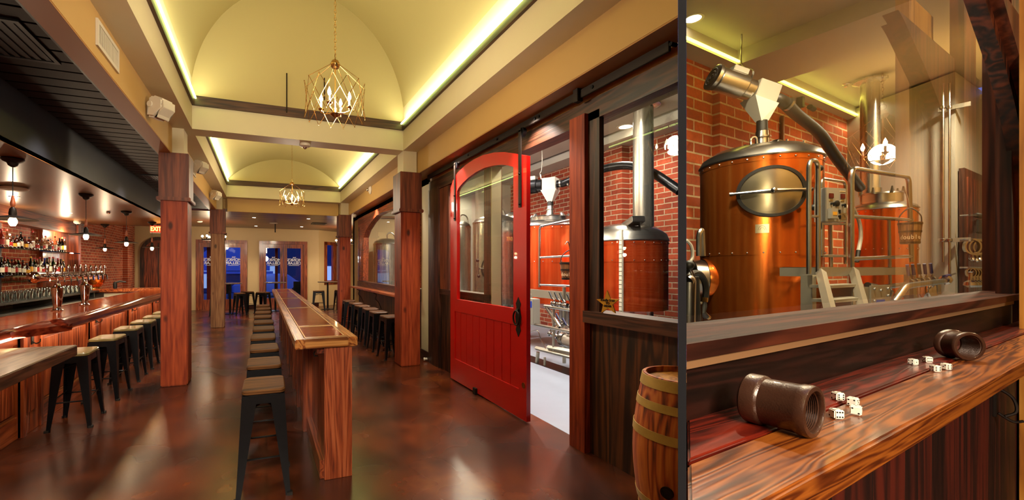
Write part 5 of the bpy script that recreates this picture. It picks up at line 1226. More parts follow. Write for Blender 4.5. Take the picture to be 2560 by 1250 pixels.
# railing platform between the tanks
r = thing('work_platform', 'stainless work platform with tubular railing in front of the copper tank', 'platform', (4.85, 6.4, 0))
X0 = 4.75
def lp(px, py, x=X0): q = L(px, py, x=x); return Vector((q.x-4.85, q.y-6.4, q.z))
b = MB().tube(fillet([lp(1349, 718), lp(1349, 566), lp(1440, 547), lp(1495, 536)], .08), .022, 10); b.tube([lp(1349, 644), lp(1495, 636)], .02, 10); b.tube([lp(1349, 712), lp(1495, 718)], .02, 10); b.build('railing', 'steel', r)
b = MB(); p0 = lp(1318, 722); p1 = lp(1495, 738); b.hexa([(p0.x-.02, p0.y+.3, p0.z-.14), (p0.x+.04, p0.y+.3, p0.z-.14), (p1.x+.04, p1.y, p0.z-.14), (p1.x-.02, p1.y, p0.z-.14), (p0.x-.02, p0.y+.3, p0.z), (p0.x+.04, p0.y+.3, p0.z), (p1.x+.04, p1.y, p0.z), (p1.x-.02, p1.y, p0.z)]); b.build('deck_edge', 'steel_frame', r, smooth=0)
b = MB().tube([lp(1413, 718)+Vector((-.02, 0, 0)), lp(1413, 960)+Vector((-.02, 0, 0))], .03, 8); b.tube([lp(1330, 735), lp(1318, 800)+Vector((0, .1, 0))], .035, 4); b.build('support_leg', 'steel_frame', r)
# hanging bucket
q = L(1425, 655, x=4.62); bucket(q, .95, False, 'dark wooden bucket with lettering hanging on the railing beyond the opening', 'doublon', (-q.x, -q.y), .3)
# pipe skid
r = thing('valve_skid', 'stainless pipe skid with blue valve levers on the brewery floor beyond the opening', 'pipework', (4.3, 5.6, 0)); O = Vector((4.3, 5.6, 0))
X0 = 4.3
def lq(px, py, x=4.3): q = L(px, py, x=x); return q-O
b = MB()
b.tube([lq(1362, 765), lq(1450, 778), lq(1560, 795)], .03, 10)
b.tube([lq(1330, 810), lq(1450, 833), lq(1560, 850)], .028, 10)
b.tube([lq(1366, 767), lq(1400, 818)], .03, 10)
b.tube(fillet([lq(1320, 870), lq(1324, 830), lq(1345, 825), lq(1352, 850), lq(1365, 872)]), .008, 6)
b.build('manifold_pipe', 'steel', r)
b = MB(); 
for p, q_ in (((1340, 870), (1560, 925)), ((1370, 868), (1560, 905))):
    b.tube([lq(*p), lq(*q_)], .035, 4)
b.tube([lq(1384, 770), lq(1384, 880)], .02, 8); b.tube([lq(1345, 880), lq(1341, 918)], .03, 8); b.tube([lq(1362, 893), lq(1362, 920)], .02, 8)
b.build('base_frame', 'steel_frame', r)
f1 = lq(1345, 918); MB().cyl((f1.x, f1.y, 0), (f1.x, f1.y, f1.z+.05), .03).build('foot', 'rubber', r)
for px in (1386, 1400, 1413, 1432, 1448):
    p = lq(px, 764+(px-1386)*.18); ball_valve(r, p+Vector((0, 0, .03)), (0, 1, 0), (0, .55, .8), 1.1, 'black_plastic' if px != 9 else 'blue_grip')
for px, py in ((1405, 812), (1422, 825), (1440, 830)): ball_valve(r, lq(px, py, 4.4), (0, 1, 0), (0, .6, .7), 1.1)
c = lq(1438, 855, 4.45); MB().cyl(c+Vector((0, .22, 0)), c+Vector((0, -.25, 0)), .09, seg=20).build('pump_motor', 'white_plastic', r)
MB().lathe([(.001, 0), (.11, .01), (.11, .08), (.06, .1)], c+Vector((0, .3, 0)), 20, (0, -1, 0)).build('pump_head', 'steel', r)
b = MB()
for k in range(9):
    p = lq(1375+9*k, 835+3*k, 4.5); b.lathe([(.03, -.03), (.045, -.02), (.045, .02), (.03, .03)], p, 12, (0, 1, .3)); b.tube([p, p+Vector((.0, -.05, .12)), p+Vector((.05, -.1, .2))], .018, 7)
b.build('fittings', 'chrome', r)
q = lq(1332, 775, 4.35); bo = MB().box(q.x-.09, q.x+.05, q.y-.14, q.y+.1, q.z-.02-.22, q.z+.2).build('control_box', 'grey_box', r, bevel=.008)
MB().box(q.x-.094, q.x-.09, q.y-.1, q.y-.0, q.z+.05, q.z+.16).build('blue_label', 'blue_label', bo, smooth=0)
# door-frame side wood inside brewery
# dark doorway at right of tank room window
q = L(1672, 450, x=6.6); 
struct(MB().box(6.55, 6.75, .6, 5.6, 0, ZK+.1), 'wall_brewery_near', 'grey_white', clip='L', smooth=0) if 0 else None
# floor drain grating
r = tag(MB().box(4.25, 4.55, 4.6, 7.0, .001, .006).build('floor_grate', 'black_metal', smooth=0), 'dark floor drain grate along the white brewery floor under the pipe skid', 'grate')
# ---- street furniture seen through the doors
r = thing('street_building', 'blue-lit building with pale arched gable across the street seen through the glazed doors', 'building', (0, 30, 0))
MB().box(-12, 12, 0, 3, 0, 5).build('facade', 'asphalt', r, smooth=0)
pts = [(-2.1*math.cos(a), 2.4+1.3*math.sin(a)) for a in [PI*i/20 for i in range(21)]]
q = L(588, 640, y=29.9)
MB().prism([(q.x+x, z-.5) for x, z in [(-2.1, 1.9)]+pts+[(2.1, 1.9)]], -.1, 0, 'y').build('arched_gable', 'blue_wall', r, smooth=0)
MB().box(q.x-2.3, q.x+2.3, -.15, 0, 1.2, 1.36).build('cornice', 'blue_wall', r, smooth=0)
for x in (-3.2, -.2, 3.6): MB().box(x-1, x+1, -.08, 0, .3, 1.7).build('shop_window', 'sign_glow', r, smooth=0)
r = thing('street_porch_post', 'red porch post outside the middle glazed doors', 'post', (0, 20.5, 0)); q = L(691, 680, y=20.5); r.location = (q.x, 20.5, 0); MB().box(-.06, .06, -.06, .06, 0, 2.9).build('post', 'red_post', r, smooth=0)
r = thing('street_porch_post', 'red porch post outside the left glazed doors', 'post', (0, 20.5, 0)); q = L(524, 680, y=20.5); r.location = (q.x, 20.5, 0); MB().box(-.1, .1, -.1, .1, 0, 2.9).build('post', 'red_post', r, smooth=0)
r = thing('street_lamp', 'bright round street lamp seen through the left leaf of the middle doors', 'lamp', (0, 24, 0)); q = L(664, 647, y=24); r.location = (q.x, 24, 0); MB().ball((0, 0, q.z), .14, 14).build('globe', 'street_lamp', r); MB().cyl((0, 0, 0), (0, 0, q.z-.1), .04).build('pole', 'iron', r)
for i, (px, py) in enumerate(((745, 690), (560, 690))):
    q = L(px, py, y=21.5); r = thing('cafe_chair', ['dark outdoor chair outside the middle doors', 'dark outdoor chair outside the left doors'][i], 'chair', (q.x, 21.2, -.02))
    MB().box(-.22, .22, -.22, .22, .44, .47).build('seat', 'black_metal', r)
    MB().box(-.22, .22, .2, .23, .47, .95).build('backrest', 'black_metal', r)
    for sx in (-.2, .2):
        for sy in (-.2, .2): MB().cyl((sx, sy, 0), (sx, sy, .44), .012).build('leg', 'black_metal', r)
r = thing('parked_car', 'pale blue-lit car parked across the street seen through the middle doors', 'car', (1.5, 25, -.1)); q = L(680, 690, y=25); r.location = (q.x, 25.5, -.05)
MB().prism([(-2, .25), (-2, .75), (-1.3, .85), (-.8, 1.3), (.8, 1.3), (1.4, .85), (2.1, .75), (2.1, .25)], -.8, .8, 'y').build('body', 'blue_wall', r, bevel=.08)
for x in (-1.25, 1.3): MB().cyl((x, -.82, .3), (x, -.6, .3), .32, seg=20).build('wheel', 'rubber', r)
# ================================================================== TASTING LEDGE : objects (frame u, n)
r = thing('ledge_counter', 'thick red-brown wooden ledge with wavy grain carrying two pipe couplings and eight dice', 'counter', (2.4, .4, 0), 0, None, True)
c0 = Vector((2.4, .4, 0))
def lb(u0, u1, n0, n1, z0, z1, nm, mt, bev=.004):
    b = MB().box(u0, u1, n0, n1, z0, z1)
    # trim to the partition in (u, n) space
    me = b; pts = []
    k = math.tan(azr-(A-B))  # u/n slope of the partition line seen from the camera
    for v in me.v:
        u = v[0]
        if u < u1-1e-6: u = max(u0, v[1]*k+.004)
        pts.append((u-c0.x, v[1]-c0.y, v[2]))
    b.v = pts; return b.build(nm, mt, r, bevel=bev)
lb(.3, 5.0, nf, ng-.002, zl-.058, zl, 'front_board', 'ledge_front', .005)
lb(.3, 5.0, ng+.003, nbk, zl-.058, zl+.001, 'back_board', 'ledge_back', .004)
# iron coat hook under the ledge
q = R(2487, 1010, n=.465); r = thing('coat_hook', 'dark iron hook on the planks under the ledge at the lower right', 'hook', (q.x, .465, q.z), 0, None, True)
MB().box(-.012, .012, -.006, .005, -.06, .09).build('plate', 'iron', r, bevel=.002)
MB().tube(arc([(0, -.01, .08), (.01, -.05, .04), (.01, -.06, -.02), (0, -.03, -.05)]), .006, 6).build('upper_hook', 'iron', r)
MB().tube(arc([(0, -.01, -.04), (.01, -.05, -.07), (.015, -.08, -.06)]), .006, 6).build('lower_hook', 'iron', r)
# couplings
def coupling(pa, pb, label, first=None):
    a = R(*pa, z=zl); b_ = R(*pb, z=zl); d = (b_-a); Ln = .112
    rr = .0515; m = (a+b_)/2; ax = d.normalized()
    r = thing('pipe_coupling', label, 'pipe coupling', (m.x, m.y, zl), 0, 'pipe couplings used as dice cups', True)
    if first:
        bpy.data.objects.remove(r); r = dup(first, (m.x, m.y, zl), None, label, 'pipe couplings used as dice cups', rot=True); r.rotation_euler = (0, 0, TH-math.radians(126)); r.scale = (.62, 1, 1); return r
    h = Ln/2
    out = [(rr-.008, -h), (rr-.003, -h), (rr, -h+.004), (rr, -h+.027), (rr-.002, -h+.031), (rr-.0045, -h+.034), (rr-.0035, h-.024), (rr-.0015, h-.019), (rr-.001, h-.006), (rr-.003, h-.001), (rr-.006, h), (rr-.011, h)]
    inn = [(rr-.013, h-.004)]
    z = h-.008
    while z > -h+.01: inn += [(rr-.0125, z), (rr-.0145, z-.0014)]; z -= .0032
    inn += [(rr-.014, -h)]
    MB().lathe(out+inn+[out[0]], (0, 0, rr), 56, (1, 0, 0), False).build('body', 'coupling', r)
    r.rotation_euler = (0, 0, TH+math.atan2(ax.y, ax.x)); return r
k1 = coupling((1893, 1058), (2012, 1091), 'nearer brown iron pipe coupling lying on the ledge at the left')
k2 = coupling((2365, 893), (2432, 903), 'farther brown iron pipe coupling lying on the ledge at the right', k1)
# dice
S = .0195
def die():
    r = thing('die', 'x', 'die'); h = S/2
    MB().box(-h, h, -h, h, -h, h).build('cube', 'ivory', r, bevel=.0022)
    pat = {1: [(0, 0)], 2: [(-1, -1), (1, 1)], 3: [(-1, -1), (0, 0), (1, 1)], 4: [(-1, -1), (1, 1), (-1, 1), (1, -1)], 5: [(-1, -1), (1, 1), (-1, 1), (1, -1), (0, 0)], 6: [(-1, -1), (-1, 0), (-1, 1), (1, -1), (1, 0), (1, 1)]}
    b = MB(); q = S*.26
    for ax, sgn, val in (('z', 1, 5), ('z', -1, 2), ('y', -1, 6), ('y', 1, 1), ('x', 1, 3), ('x', -1, 4)):
        for s, t in pat[val]:
            p = {'z': (s*q, t*q, sgn*h), 'y': (s*q, sgn*h, t*q), 'x': (sgn*h, s*q, t*q)}[ax]; d = {'z': (0, 0, sgn), 'y': (0, sgn, 0), 'x': (sgn, 0, 0)}[ax]
            b.lathe([(.0018, -.0004), (.0018, .00015), (.001, .0002), (.0001, .0002)], p, 10, d)
    b.build('pips', 'pip', r); return r
d0 = die(); first_die = True
DI = [(2100, 1004, .3, (0, 0), 'back die of the left group of four, beside the near coupling'), (2138, 1018, .9, (1, 0), 'die behind the rightmost one of the left group of four'), (2097, 1049, .25, (0, 1), 'nearest left die of the left group of four'), (2146, 1040, 1.1, (1, 1), 'rightmost front die of the left group of four'),
      (2287, 915, .5, (2, 0), 'leftmost die of the right group of four'), (2323, 909, .15, (0, 3), 'backmost die of the right group, nearest the sill'), (2343, 932, .2, (0, 0), 'front die of the right group of four'), (2370, 927, .45, (0, 2), 'die of the right group closest to the far coupling')]
for i, (px, py, rz, (rx, ry), lab) in enumerate(DI):
    q = R(px, py-3, z=zl+.001)
    o_ = d0 if i == 0 else dup(d0)
    o_.location = TR @ Vector((q.x, q.y+.004, zl+S/2+.001))
    o_.rotation_euler = (Matrix.Rotation(TH+rz-.9, 4, 'Z') @ Matrix.Rotation(rx*PI/2, 4, 'X') @ Matrix.Rotation(ry*PI/2, 4, 'Y')).to_euler()
    tag(o_, 'white die, '+lab, 'die', 'dice on the ledge')

# ---- tank room
def polR(px, dist): a = math.atan((px-CX)/F)+B; return Vector((dist*math.sin(a), dist*math.cos(a), 0))
cA = polR(1895, 7.5); rA_ = .675
angA = math.atan2(-cA.y, -cA.x)
tk = copper_tank('copper_tank', 'large copper brew kettle with an oval steel manway, seen close through the ledge window', cA, rA_, 3.03, .8, True, 'copper', .24, seam=1.79)
tk.rotation_euler = (0, 0, TH)
hatch_ring(tk, angA+.2, 2.55, rA_, .33, .30, 'brushed')
# side manway collar
ad = angA-1.12; dv = Vector((math.cos(ad), math.sin(ad), 0))
cl = MB().lathe([(.27, rA_*.8), (.27, rA_+.16), (.26, rA_+.17), (.25, rA_+.16), (.001, rA_+.15)], (0, 0, 1.44), 40, dv).build('side_manway', 'steel', tk)
MB().lathe([(.29, rA_*.85), (.30, rA_*.9), (.28, rA_+.02)], (0, 0, 1.44), 40, dv, False).build('collar_flange', 'copper', cl)
# nameplate with engraved arcs
ap_ = angA+.06; zpl = 2.09
def TP(a, off, z): return Vector(((rA_+off)*math.cos(a), (rA_+off)*math.sin(a), z))
v = []; 
for k in range(9):
    a = ap_-.1+.2*k/8
    for off in (.004, .012):
        for z in (zpl-.055, zpl+.055): v.append(TP(a, off, z))
f_ = [(0, 1, 3, 2), (32, 34, 35, 33)]
for k in range(8):
    o_ = 4*k; f_ += [(o_, o_+4, o_+5, o_+1), (o_+2, o_+3, o_+7, o_+6), (o_+1, o_+5, o_+7, o_+3), (o_, o_+2, o_+6, o_+4)]
npl = MB().add(v, f_).build('name_plate', 'brushed', tk)
eng = MB()
for rr in (.035, .02): eng.tube([TP(ap_+rr*math.cos(a)*1.6, .0125, zpl-.02+rr*1.6*math.sin(a)) for a in [PI*i/14 for i in range(15)]], .002, 5)
eng.build('engraving', 'leather', npl)
# lid fittings
b = MB().box(-.28, .28, -.07, .07, 0, .09); mt = Matrix.Translation((.33, -.22, 3.20)) @ Matrix.Rotation(-.3, 4, 'Z') @ Matrix.Rotation(.22, 4, 'Y'); b.v = [tuple(mt @ Vector(v)) for v in b.v]; b.build('lid_hinge_box', 'steel', tk, bevel=.012)
for k, (x, y) in enumerate([(.1, -.3), (.38, -.38), (-.1, .1)]):
    MB().prism([(x-.05, 3.2), (x+.05, 3.2), (x+.01, 3.32), (x-.01, 3.32)], y, y+.02, 'y').build('lid_bracket', 'steel', tk, smooth=0)
MB().tube(arc([(-.42, -.1, 3.2), (-.42, -.1, 3.3), (-.3, -.1, 3.34), (-.26, -.1, 3.26)]), .012, 6).build('lid_handle', 'steel', tk)
q = R(1905, 236, n=cA.y); 
ro = R(1854, 85, z=ZR+.24)
ht = [R(1990, 285, n=cA.y), R(2050, 335, n=cA.y+.1), R(2095, 400, n=cA.y+.1), R(2150, 470, n=cA.y+.2)]
auger('grain_auger', 'grey grain auger with ribbed motor hung over the close copper kettle', (q.x, q.y, q.z), (-.8, .45, .33), 1.06, True, None, True, 3.24, ht, ro, 'steel', 'rubber')
cB = polR(2206, 12.35); rB_ = .47
tb = copper_tank('copper_tank', 'farther copper kettle with a tall chimney behind the work platform', cB, rB_, 2.74, .8, True, 'copper', .16, seam=1.96)
tb.rotation_euler = (0, 0, TH)
MB().lathe([(.3, 2.84), (.3, 3.03), (.315, 3.03), (.3, 3.06), (.15, 3.08)], (-.05, 0, 0), 40).build('manway_neck', 'steel', tb)
for k in range(7):
    a = 2*PI*k/7+.3; x, y = .29*math.cos(a)-.05, .29*math.sin(a)
    MB().hexa([(x-.05, y-.02, 3.04), (x+.05, y-.02, 3.04), (x+.05, y+.02, 3.04), (x-.05, y+.02, 3.04), (x-.01, y-.01, 3.16), (x+.01, y-.01, 3.16), (x+.01, y+.01, 3.16), (x-.01, y+.01, 3.16)]).build('clamp', 'steel', tb)
sx = polR(2175, 12.5)-cB
MB().lathe([(.15, 3.0), (.145, ZR+.24)], (sx.x, sx.y, 0), 36).build('chimney', 'tank_steel', tb)
MB().lathe([(.15, ZR+.12), (.26, ZR+.17), (.26, ZR+.2)], (sx.x, sx.y, 0), 36).build('ceiling_flange', 'tank_steel', tb)
MB().lathe([(.17, 3.05), (.17, 3.2), (.15, 3.2)], (sx.x, sx.y, 0), 30).build('chimney_collar', 'steel', tb)
# work platform
NP = 2.0; c0 = R(2128, 669, n=NP)
r = thing('work_platform', 'stainless platform with tall tubular railings between the two copper kettles', 'platform', (c0.x, NP, 0), 0, None, True); O = Vector((c0.x, NP, 0))
def rp(px, py, n=NP): return R(px, py, n=n)-O
def tb_(pts, rad, nm, mt='steel', n=NP, fr=.07, seg=10): return MB().tube(fillet([rp(*p, n=n) for p in pts], fr), rad, seg).build(nm, mt, r)
tb_([(2128, 680), (2128, 420), (2272, 443), (2279, 655)], .028, 'railing', fr=.12)
tb_([(2130, 541), (2279, 550)], .024, 'middle_rail'); tb_([(2130, 647), (2279, 641)], .024, 'lower_rail')
tb_([(2222, 545), (2226, 760)], .018, 'railing_post')
tb_([(2022, 685), (2022, 400), (2045, 402), (2045, 682)], .022, 'gate_post', fr=.12); tb_([(2022, 541), (2045, 541)], .016, 'tie_bar')
tb_([(2054, 640), (2054, 446), (2113, 455), (2113, 660)], .016, 'panel_frame', n=NP+.15, fr=.08); tb_([(2054, 640), (2113, 640)], .016, 'panel_frame', n=NP+.15); tb_([(2054, 560), (2113, 560)], .014, 'panel_frame', n=NP+.15)
tb_([(2075, 560), (2078, 690)], .02, 'cable_duct', n=NP+.2)
a0 = rp(2046, 669); a1 = rp(2284, 664); z0 = rp(2069, 691).z
MB().box(a0.x, a1.x, -.02, .35, z0, a0.z).build('deck', 'steel_frame', r, smooth=0)
MB().box(a0.x, a1.x, .02, .33, a0.z, a0.z+.006).build('deck_grating', 'brushed', r, smooth=0)
for px in (2030, 2282):
    p = rp(px, 690); MB().box(p.x-.05, p.x+.05, -.02, .08, 0, z0+.02).build('deck_leg', 'steel_frame', r, smooth=0)
# steps
st0 = [(2052, 680), (2084, 812)], [(2134, 676), (2164, 790)]
for k, ((ax_0, ay0), (bx1, by1)) in enumerate(st0):
    p = rp(ax_0, ay0, NP-.02); q = rp(bx1, by1, NP-.45); MB().tube([p, q], .045, 4).build('stair_stringer', 'steel_frame', r, smooth=0)
for t in (.25, .52, .8):
    p = rp(52*0+2052+32*t, 680+132*t, NP-.02-.43*t); q = rp(2134+30*t, 676+114*t, NP-.02-.43*t)
    MB().hexa([(p.x, p.y-.06, p.z-.03), (q.x, q.y-.06, p.z-.03), (q.x, q.y+.12, p.z-.03), (p.x, p.y+.12, p.z-.03), (p.x, p.y-.06, p.z), (q.x, q.y-.06, p.z), (q.x, q.y+.12, p.z), (p.x, p.y+.12, p.z)]).build('stair_tread', 'steel_frame', r, smooth=0)
# control panel
q = R(2065, 511, n=NP-.02); r = thing('control_panel', 'grey electrical control panel with switches on the platform frame', 'control panel', (q.x, NP-.02, q.z), -.28, None, True)
W_, H_ = .30, .19
MB().box(0, W_, 0, .12, -H_, H_).build('enclosure', 'grey_box', r, bevel=.006)
for x in (.07, .24):
    MB().box(x-.03, x+.03, -.012, 0, .07, .125).build('display', 'knob_red', r, bevel=.003); MB().box(x-.03, x+.03, -.004, 0, .045, .055).build('name_strip', 'bright_edge', r, smooth=0)
MB().lathe([(.033, 0), (.033, .012), (.02, .02), (.001, .02)], (.155, 0, .015), 20, (0, -1, 0)).build('round_gauge', 'black_plastic', r)
for x, z in ((.075, .01), (.24, .0), (.16, -.07), (.165, -.13)):
    kn = MB().cyl((x, 0, z), (x, -.03, z), .013); kn.box(x-.004, x+.004, -.034, -.02, z-.03, z+.008); kn.build('rotary_switch', 'black_plastic', r)
bxx = MB().box(.02, .12, -.04, 0, -.16, -.045).build('switch_box', 'grey_box', r, bevel=.004); MB().box(.04, .1, -.043, -.04, -.12, -.085).build('yellow_label', 'star_yellow', bxx, smooth=0)
pl = MB().box(.2, .285, -.004, 0, -.16, -.09).build('maker_plate', 'brushed', r, smooth=0)
MB().tube([(.2425+.03*math.cos(a), -.005, -.14+.035*math.sin(a)) for a in [PI*i/12 for i in range(13)]], .002, 4).build('plate_engraving', 'leather', pl)
MB().box(.2, .28, -.003, 0, .15, .156).build('name_strip', 'bright_edge', r, smooth=0)
# bucket on the railing
q = R(2275, 556, n=1.93); bucket(q, .72, True, 'wooden bucket with pale lettering hanging from the platform railing by the pale wall', 'double', (-q.x*.9-.5, -q.y-.3), .5, 1.4)
# white hose
r = thing('white_hose', 'white rubber hose looping down beside the railing post', 'hose', (0, 0, 0), 0, None, True)
MB().tube(arc([R(*p, n=2.25) for p in [(2116, 516), (2132, 520), (2148, 555), (2152, 590), (2146, 628)]]), .022, 8).build('hose', 'white_hose', r); MB().tube([R(2146, 626, n=2.25), R(2142, 655, n=2.25)], .026, 8).build('hose_end', 'rubber', r)
# manifold with blue levers
r = thing('valve_manifold', 'stainless manifold pipe with five dark blue valve levers right of the platform', 'pipework', (0, 0, 0), 0, None, True)
m_ = 2.0
b = MB().tube(fillet([R(*p, n=m_) for p in [(2169, 712), (2199, 719), (2257, 712), (2262, 711)]]), .034, 10)
b.tube(fillet([R(*p, n=m_-.1) for p in [(2234, 756), (2262, 718), (2274, 714), (2358, 703)]], .25), .042, 12)
b.tube([R(2345, 704, n=m_), R(2346, 735, n=m_)], .03, 8); b.tube([R(2285, 716, n=m_), R(2287, 746, n=m_)], .03, 8); b.build('main_pipe', 'steel', r)
for px, py in ((2274, 706), (2287, 704), (2302, 702), (2316, 701), (2331, 699)):
    p = R(px, py, n=m_-.05); ball_valve(r, p, (1, 0, 0), (-.42, 0, 1), 1.35)
p = R(2362, 700, n=m_-.1); b = MB().lathe([(.05, 0), (.075, .02), (.075, .06), (.05, .08), (.055, .12), (.03, .16)], p, 18, (1, 0, 0)); b.build('end_cap', 'chrome', r)
p = R(2362, 692, n=m_-.1); b = MB().tube([p, R(2372, 689, n=m_-.1)], .03, 8).build('end_lever', 'blue_grip', r); MB().tube([R(2372, 689, n=m_-.1), R(2388, 684, n=m_-.1)], .015, 6).build('lever_tip', 'steel', b)
b = MB().lathe([(.08, 0), (.1, .05), (.1, .2), (.07, .25)], R(2322, 745, n=2.1), 18); b.build('filter_bowl', 'chrome', r)
for px in (2205, 2260): MB().lathe([(.001, -.1), (.08, -.07), (.1, 0), (.06, .05)], R(px+5, 728, n=2.15), 16).build('elbow', 'steel', r)
# pump / plate box with blue label
q = R(2178, 740, n=1.95); r = thing('pump_box', 'stainless bolted box with a small blue label below the platform', 'machine', (q.x, 1.95, q.z), -.15, None, True)
MB().box(0, .42, 0, .02, -.16, .13).build('face_plate', 'steel_frame', r, bevel=.003)
MB().box(-.35, .2, .02, .3, -.2, .11).build('housing', 'steel_frame', r, bevel=.01)
for x, z in ((.06, .09), (.36, .09), (.06, -.06), (.36, .0), (.2, .07)): MB().ball((x, -.006, z), .018, 8).build('bolt', 'steel', r)
MB().box(.1, .3, -.003, 0, -.14, -.05).build('blue_label', 'blue_label', r, smooth=0); MB().box(.13, .27, -.005, -.003, -.11, -.08).build('label_print', 'paper', r, smooth=0)
# hoses at the left of the kettle
nh = 2.05
r = thing('spray_hose', 'black rubber wash-down hose with spray nozzle hung left of the copper kettle', 'hose', (0, 0, 0), 0, None, True)
MB().tube(arc([R(*p, n=nh) for p in [(1716, 703), (1728, 686), (1745, 683), (1759, 698), (1765, 722), (1763, 752)]]), .026, 10).build('hose_loop', 'rubber', r)
MB().tube(arc([R(*p, n=nh-.05) for p in [(1738, 690), (1733, 740), (1727, 800), (1722, 850)]]), .026, 10).build('hose_drop', 'rubber', r)
MB().tube(arc([R(*p, n=nh-.08) for p in [(1739, 692), (1742, 760), (1747, 840)]]), .026, 10).build('hose_drop', 'rubber', r)
MB().tube([R(1760, 752, n=nh), R(1758, 766, n=nh), R(1755, 780, n=nh), R(1766, 792, n=nh)], [.02, .03, .028, .022], 10).build('nozzle_body', 'rubber', r)
MB().tube([R(1762, 786, n=nh), R(1772, 794, n=nh)], .02, 10).build('nozzle_tip', 'brass', r); MB().tube([R(1761, 744, n=nh), R(1760, 755, n=nh)], .028, 10).build('coupler', 'brass', r)
MB().tube(arc([R(*p, n=nh-.03) for p in [(1753, 755), (1749, 770), (1752, 784)]]), .01, 6).build('trigger', 'steel', r)
r = thing('standing_pipes', 'steel pipes and white tube standing at the far left of the tank room', 'pipework', (0, 0, 0), 0, None, True)
MB().tube(fillet([R(*p, n=2.5) for p in [(1747, 640), (1747, 585), (1755, 572), (1758, 640)]], .1), .025, 8).build('bent_pipe', 'steel', r)
MB().tube(arc([R(*p, n=2.3) for p in [(1716, 600), (1728, 615), (1731, 640), (1722, 662)]]), .014, 6).build('white_tube', 'white_hose', r)
MB().tube([R(1722, 664, n=1.9), R(1736, 697, n=1.9), R(1724, 732, n=1.9)], .012, 8).build('clamp_handle', 'steel', r)
for p in ((1722, 663), (1723, 732)): MB().ball(R(*p, n=1.9), .04, 12).build('handle_knob', 'rubber', r)
MB().tube(fillet([R(*p, n=1.9) for p in [(1716, 705), (1722, 700), (1720, 800), (1720, 860)]], .1), .05, 12).build('stand_pipe', 'steel', r)
MB().tube([R(1750, 760, n=2.0), R(1752, 840, n=2.0)], .014, 8).build('thin_pipe', 'brass', r)
q = R(1737, 820, n=2.3); MB().box(q.x-.1, q.x+.1, 2.3, 2.4, q.z-.06, q.z+.04).build('blue_box', 'blue_wall', r, bevel=.01)
# wall conduits
uc = 12.9
r = thing('wall_conduits', 'pair of thin steel conduits clamped to the pale end wall of the tank room', 'pipes', (uc, 2.4, 0), 0, None, True); O = Vector((uc, 2.4, 0))
for k, (px, y1) in enumerate(((2358, 655), (2374, 690))):
    p0 = R(px, 208, u=uc)-O; p1 = R(px+1, y1, u=uc)-O; p1.y = p0.y
    MB().tube([p0, p1], .018, 8).build('conduit', 'steel', r)
    for yy in (268, 600):
        z = (R(px, yy, u=uc)-O).z; MB().lathe([(.03, -.03), (.04, -.02), (.04, .02), (.03, .03)], (p0.x, p0.y, z), 12).build('pipe_clamp', 'steel', r)
for yy in (268, 600):
    pz = (R(2380, yy, u=uc)-O).z; MB().box(0, .05, -.35+.0, .05, pz-.04, pz+.04).build('strut', 'steel_frame', r, smooth=0)
# door in the end wall with hanging clamps
nd = pB.y-.06; d0_ = R(2405, 420, n=nd); d1_ = R(2405, 735, n=nd)
r = tag(thing('door_4', None, None, (d0_.x, nd, 0), 0, None, True), kind='structure')
MB().box(0, 1.9, -.03, .04, 0, d0_.z).build('frame', 'dark_frame', r, smooth=0); MB().box(.18, 1.75, -.05, -.03, 0, d0_.z-.16).build('door_leaf', 'post_u', r, smooth=0)
NC = nd-.12
def hangrod(px0, px1, py, label):
    a = R(px0, py, n=NC); b_ = R(px1, py+1, n=NC); r = thing('hanging_rod', label, 'rod', a, 0, None, True); MB().tube([(0, 0, 0), b_-a], .02, 8).build('rod', 'steel', r); MB().tube([(0, .1, 0), (0, 0, 0)], .02, 8).build('rod_end', 'steel', r)
hangrod(2421, 2470, 538, 'upper steel rod on the dark door of the tank room'); hangrod(2422, 2470, 598, 'middle steel rod on the dark door, ring clamps hang from it'); hangrod(2420, 2470, 669, 'lower steel rod on the dark door, small clamps hang from it')
def clamp_proto():
    r = thing('ring_clamp', 'x', 'clamp')
    MB().lathe([(.1, -.03), (.125, -.03), (.125, .03), (.1, .03), (.1, -.03)], (0, 0, -.12), 20, (1, .5, 0), False).build('ring', 'chrome', r)
    MB().tube([(0, 0, -.24), (0, 0, -.3)], .02, 6).build('bolt', 'steel', r); MB().lathe([(.03, 0), (.05, .02), (.03, .05)], (0, 0, -.34), 12).build('wing_nut', 'chrome', r)
    return r
cp_ = clamp_proto(); i = 0
for px, py, s in ((2430, 597, 1), (2440, 598, 1.05), (2450, 599, 1), (2427, 670, .6), (2434, 670, .6), (2441, 671, .6), (2449, 671, .6)):
    q = R(px, py, n=NC); o_ = cp_ if i == 0 else dup(cp_)
    o_.location = TR @ q; o_.rotation_euler = (0, 0, TH+.3); o_.scale = (s, s, s*1.25); i += 1
    row = 'middle' if s > .9 else 'lower'
    tag(o_, 'chrome ring clamp hanging from the %s rod on the dark door, %s from the left' % (row, ['first', 'second', 'third', 'first', 'second', 'third', 'fourth'][i-1]), 'clamp', 'ring clamps on the dark door')
for k in range(4):
    q = R(2426+8*k, 700+0*k, n=NC-.02); r = thing('hanging_hose_end', 'chrome pipe fitting under the lower rod, %s from the left' % ['first', 'second', 'third', 'fourth'][k], 'fitting', q, 0, 'chrome fittings under the lower rod', True)
    MB().lathe([(.04, -.14), (.09, -.1), (.08, -.04), (.03, 0), (.025, .14), (.04, .16)], seg=16).build('fitting', 'chrome', r)
q = R(2446, 539, n=NC); r = thing('spring_coil', 'black coil and pouch hanging at the end of the upper rod on the dark door', 'coil', q, 0, None, True)
for k in range(5): MB().lathe([(.03, -.015), (.05, 0), (.03, .015)], (.08*k-.1, 0, 0), 14, (1, 0, 0)).build('coil_turn', 'rubber', r)
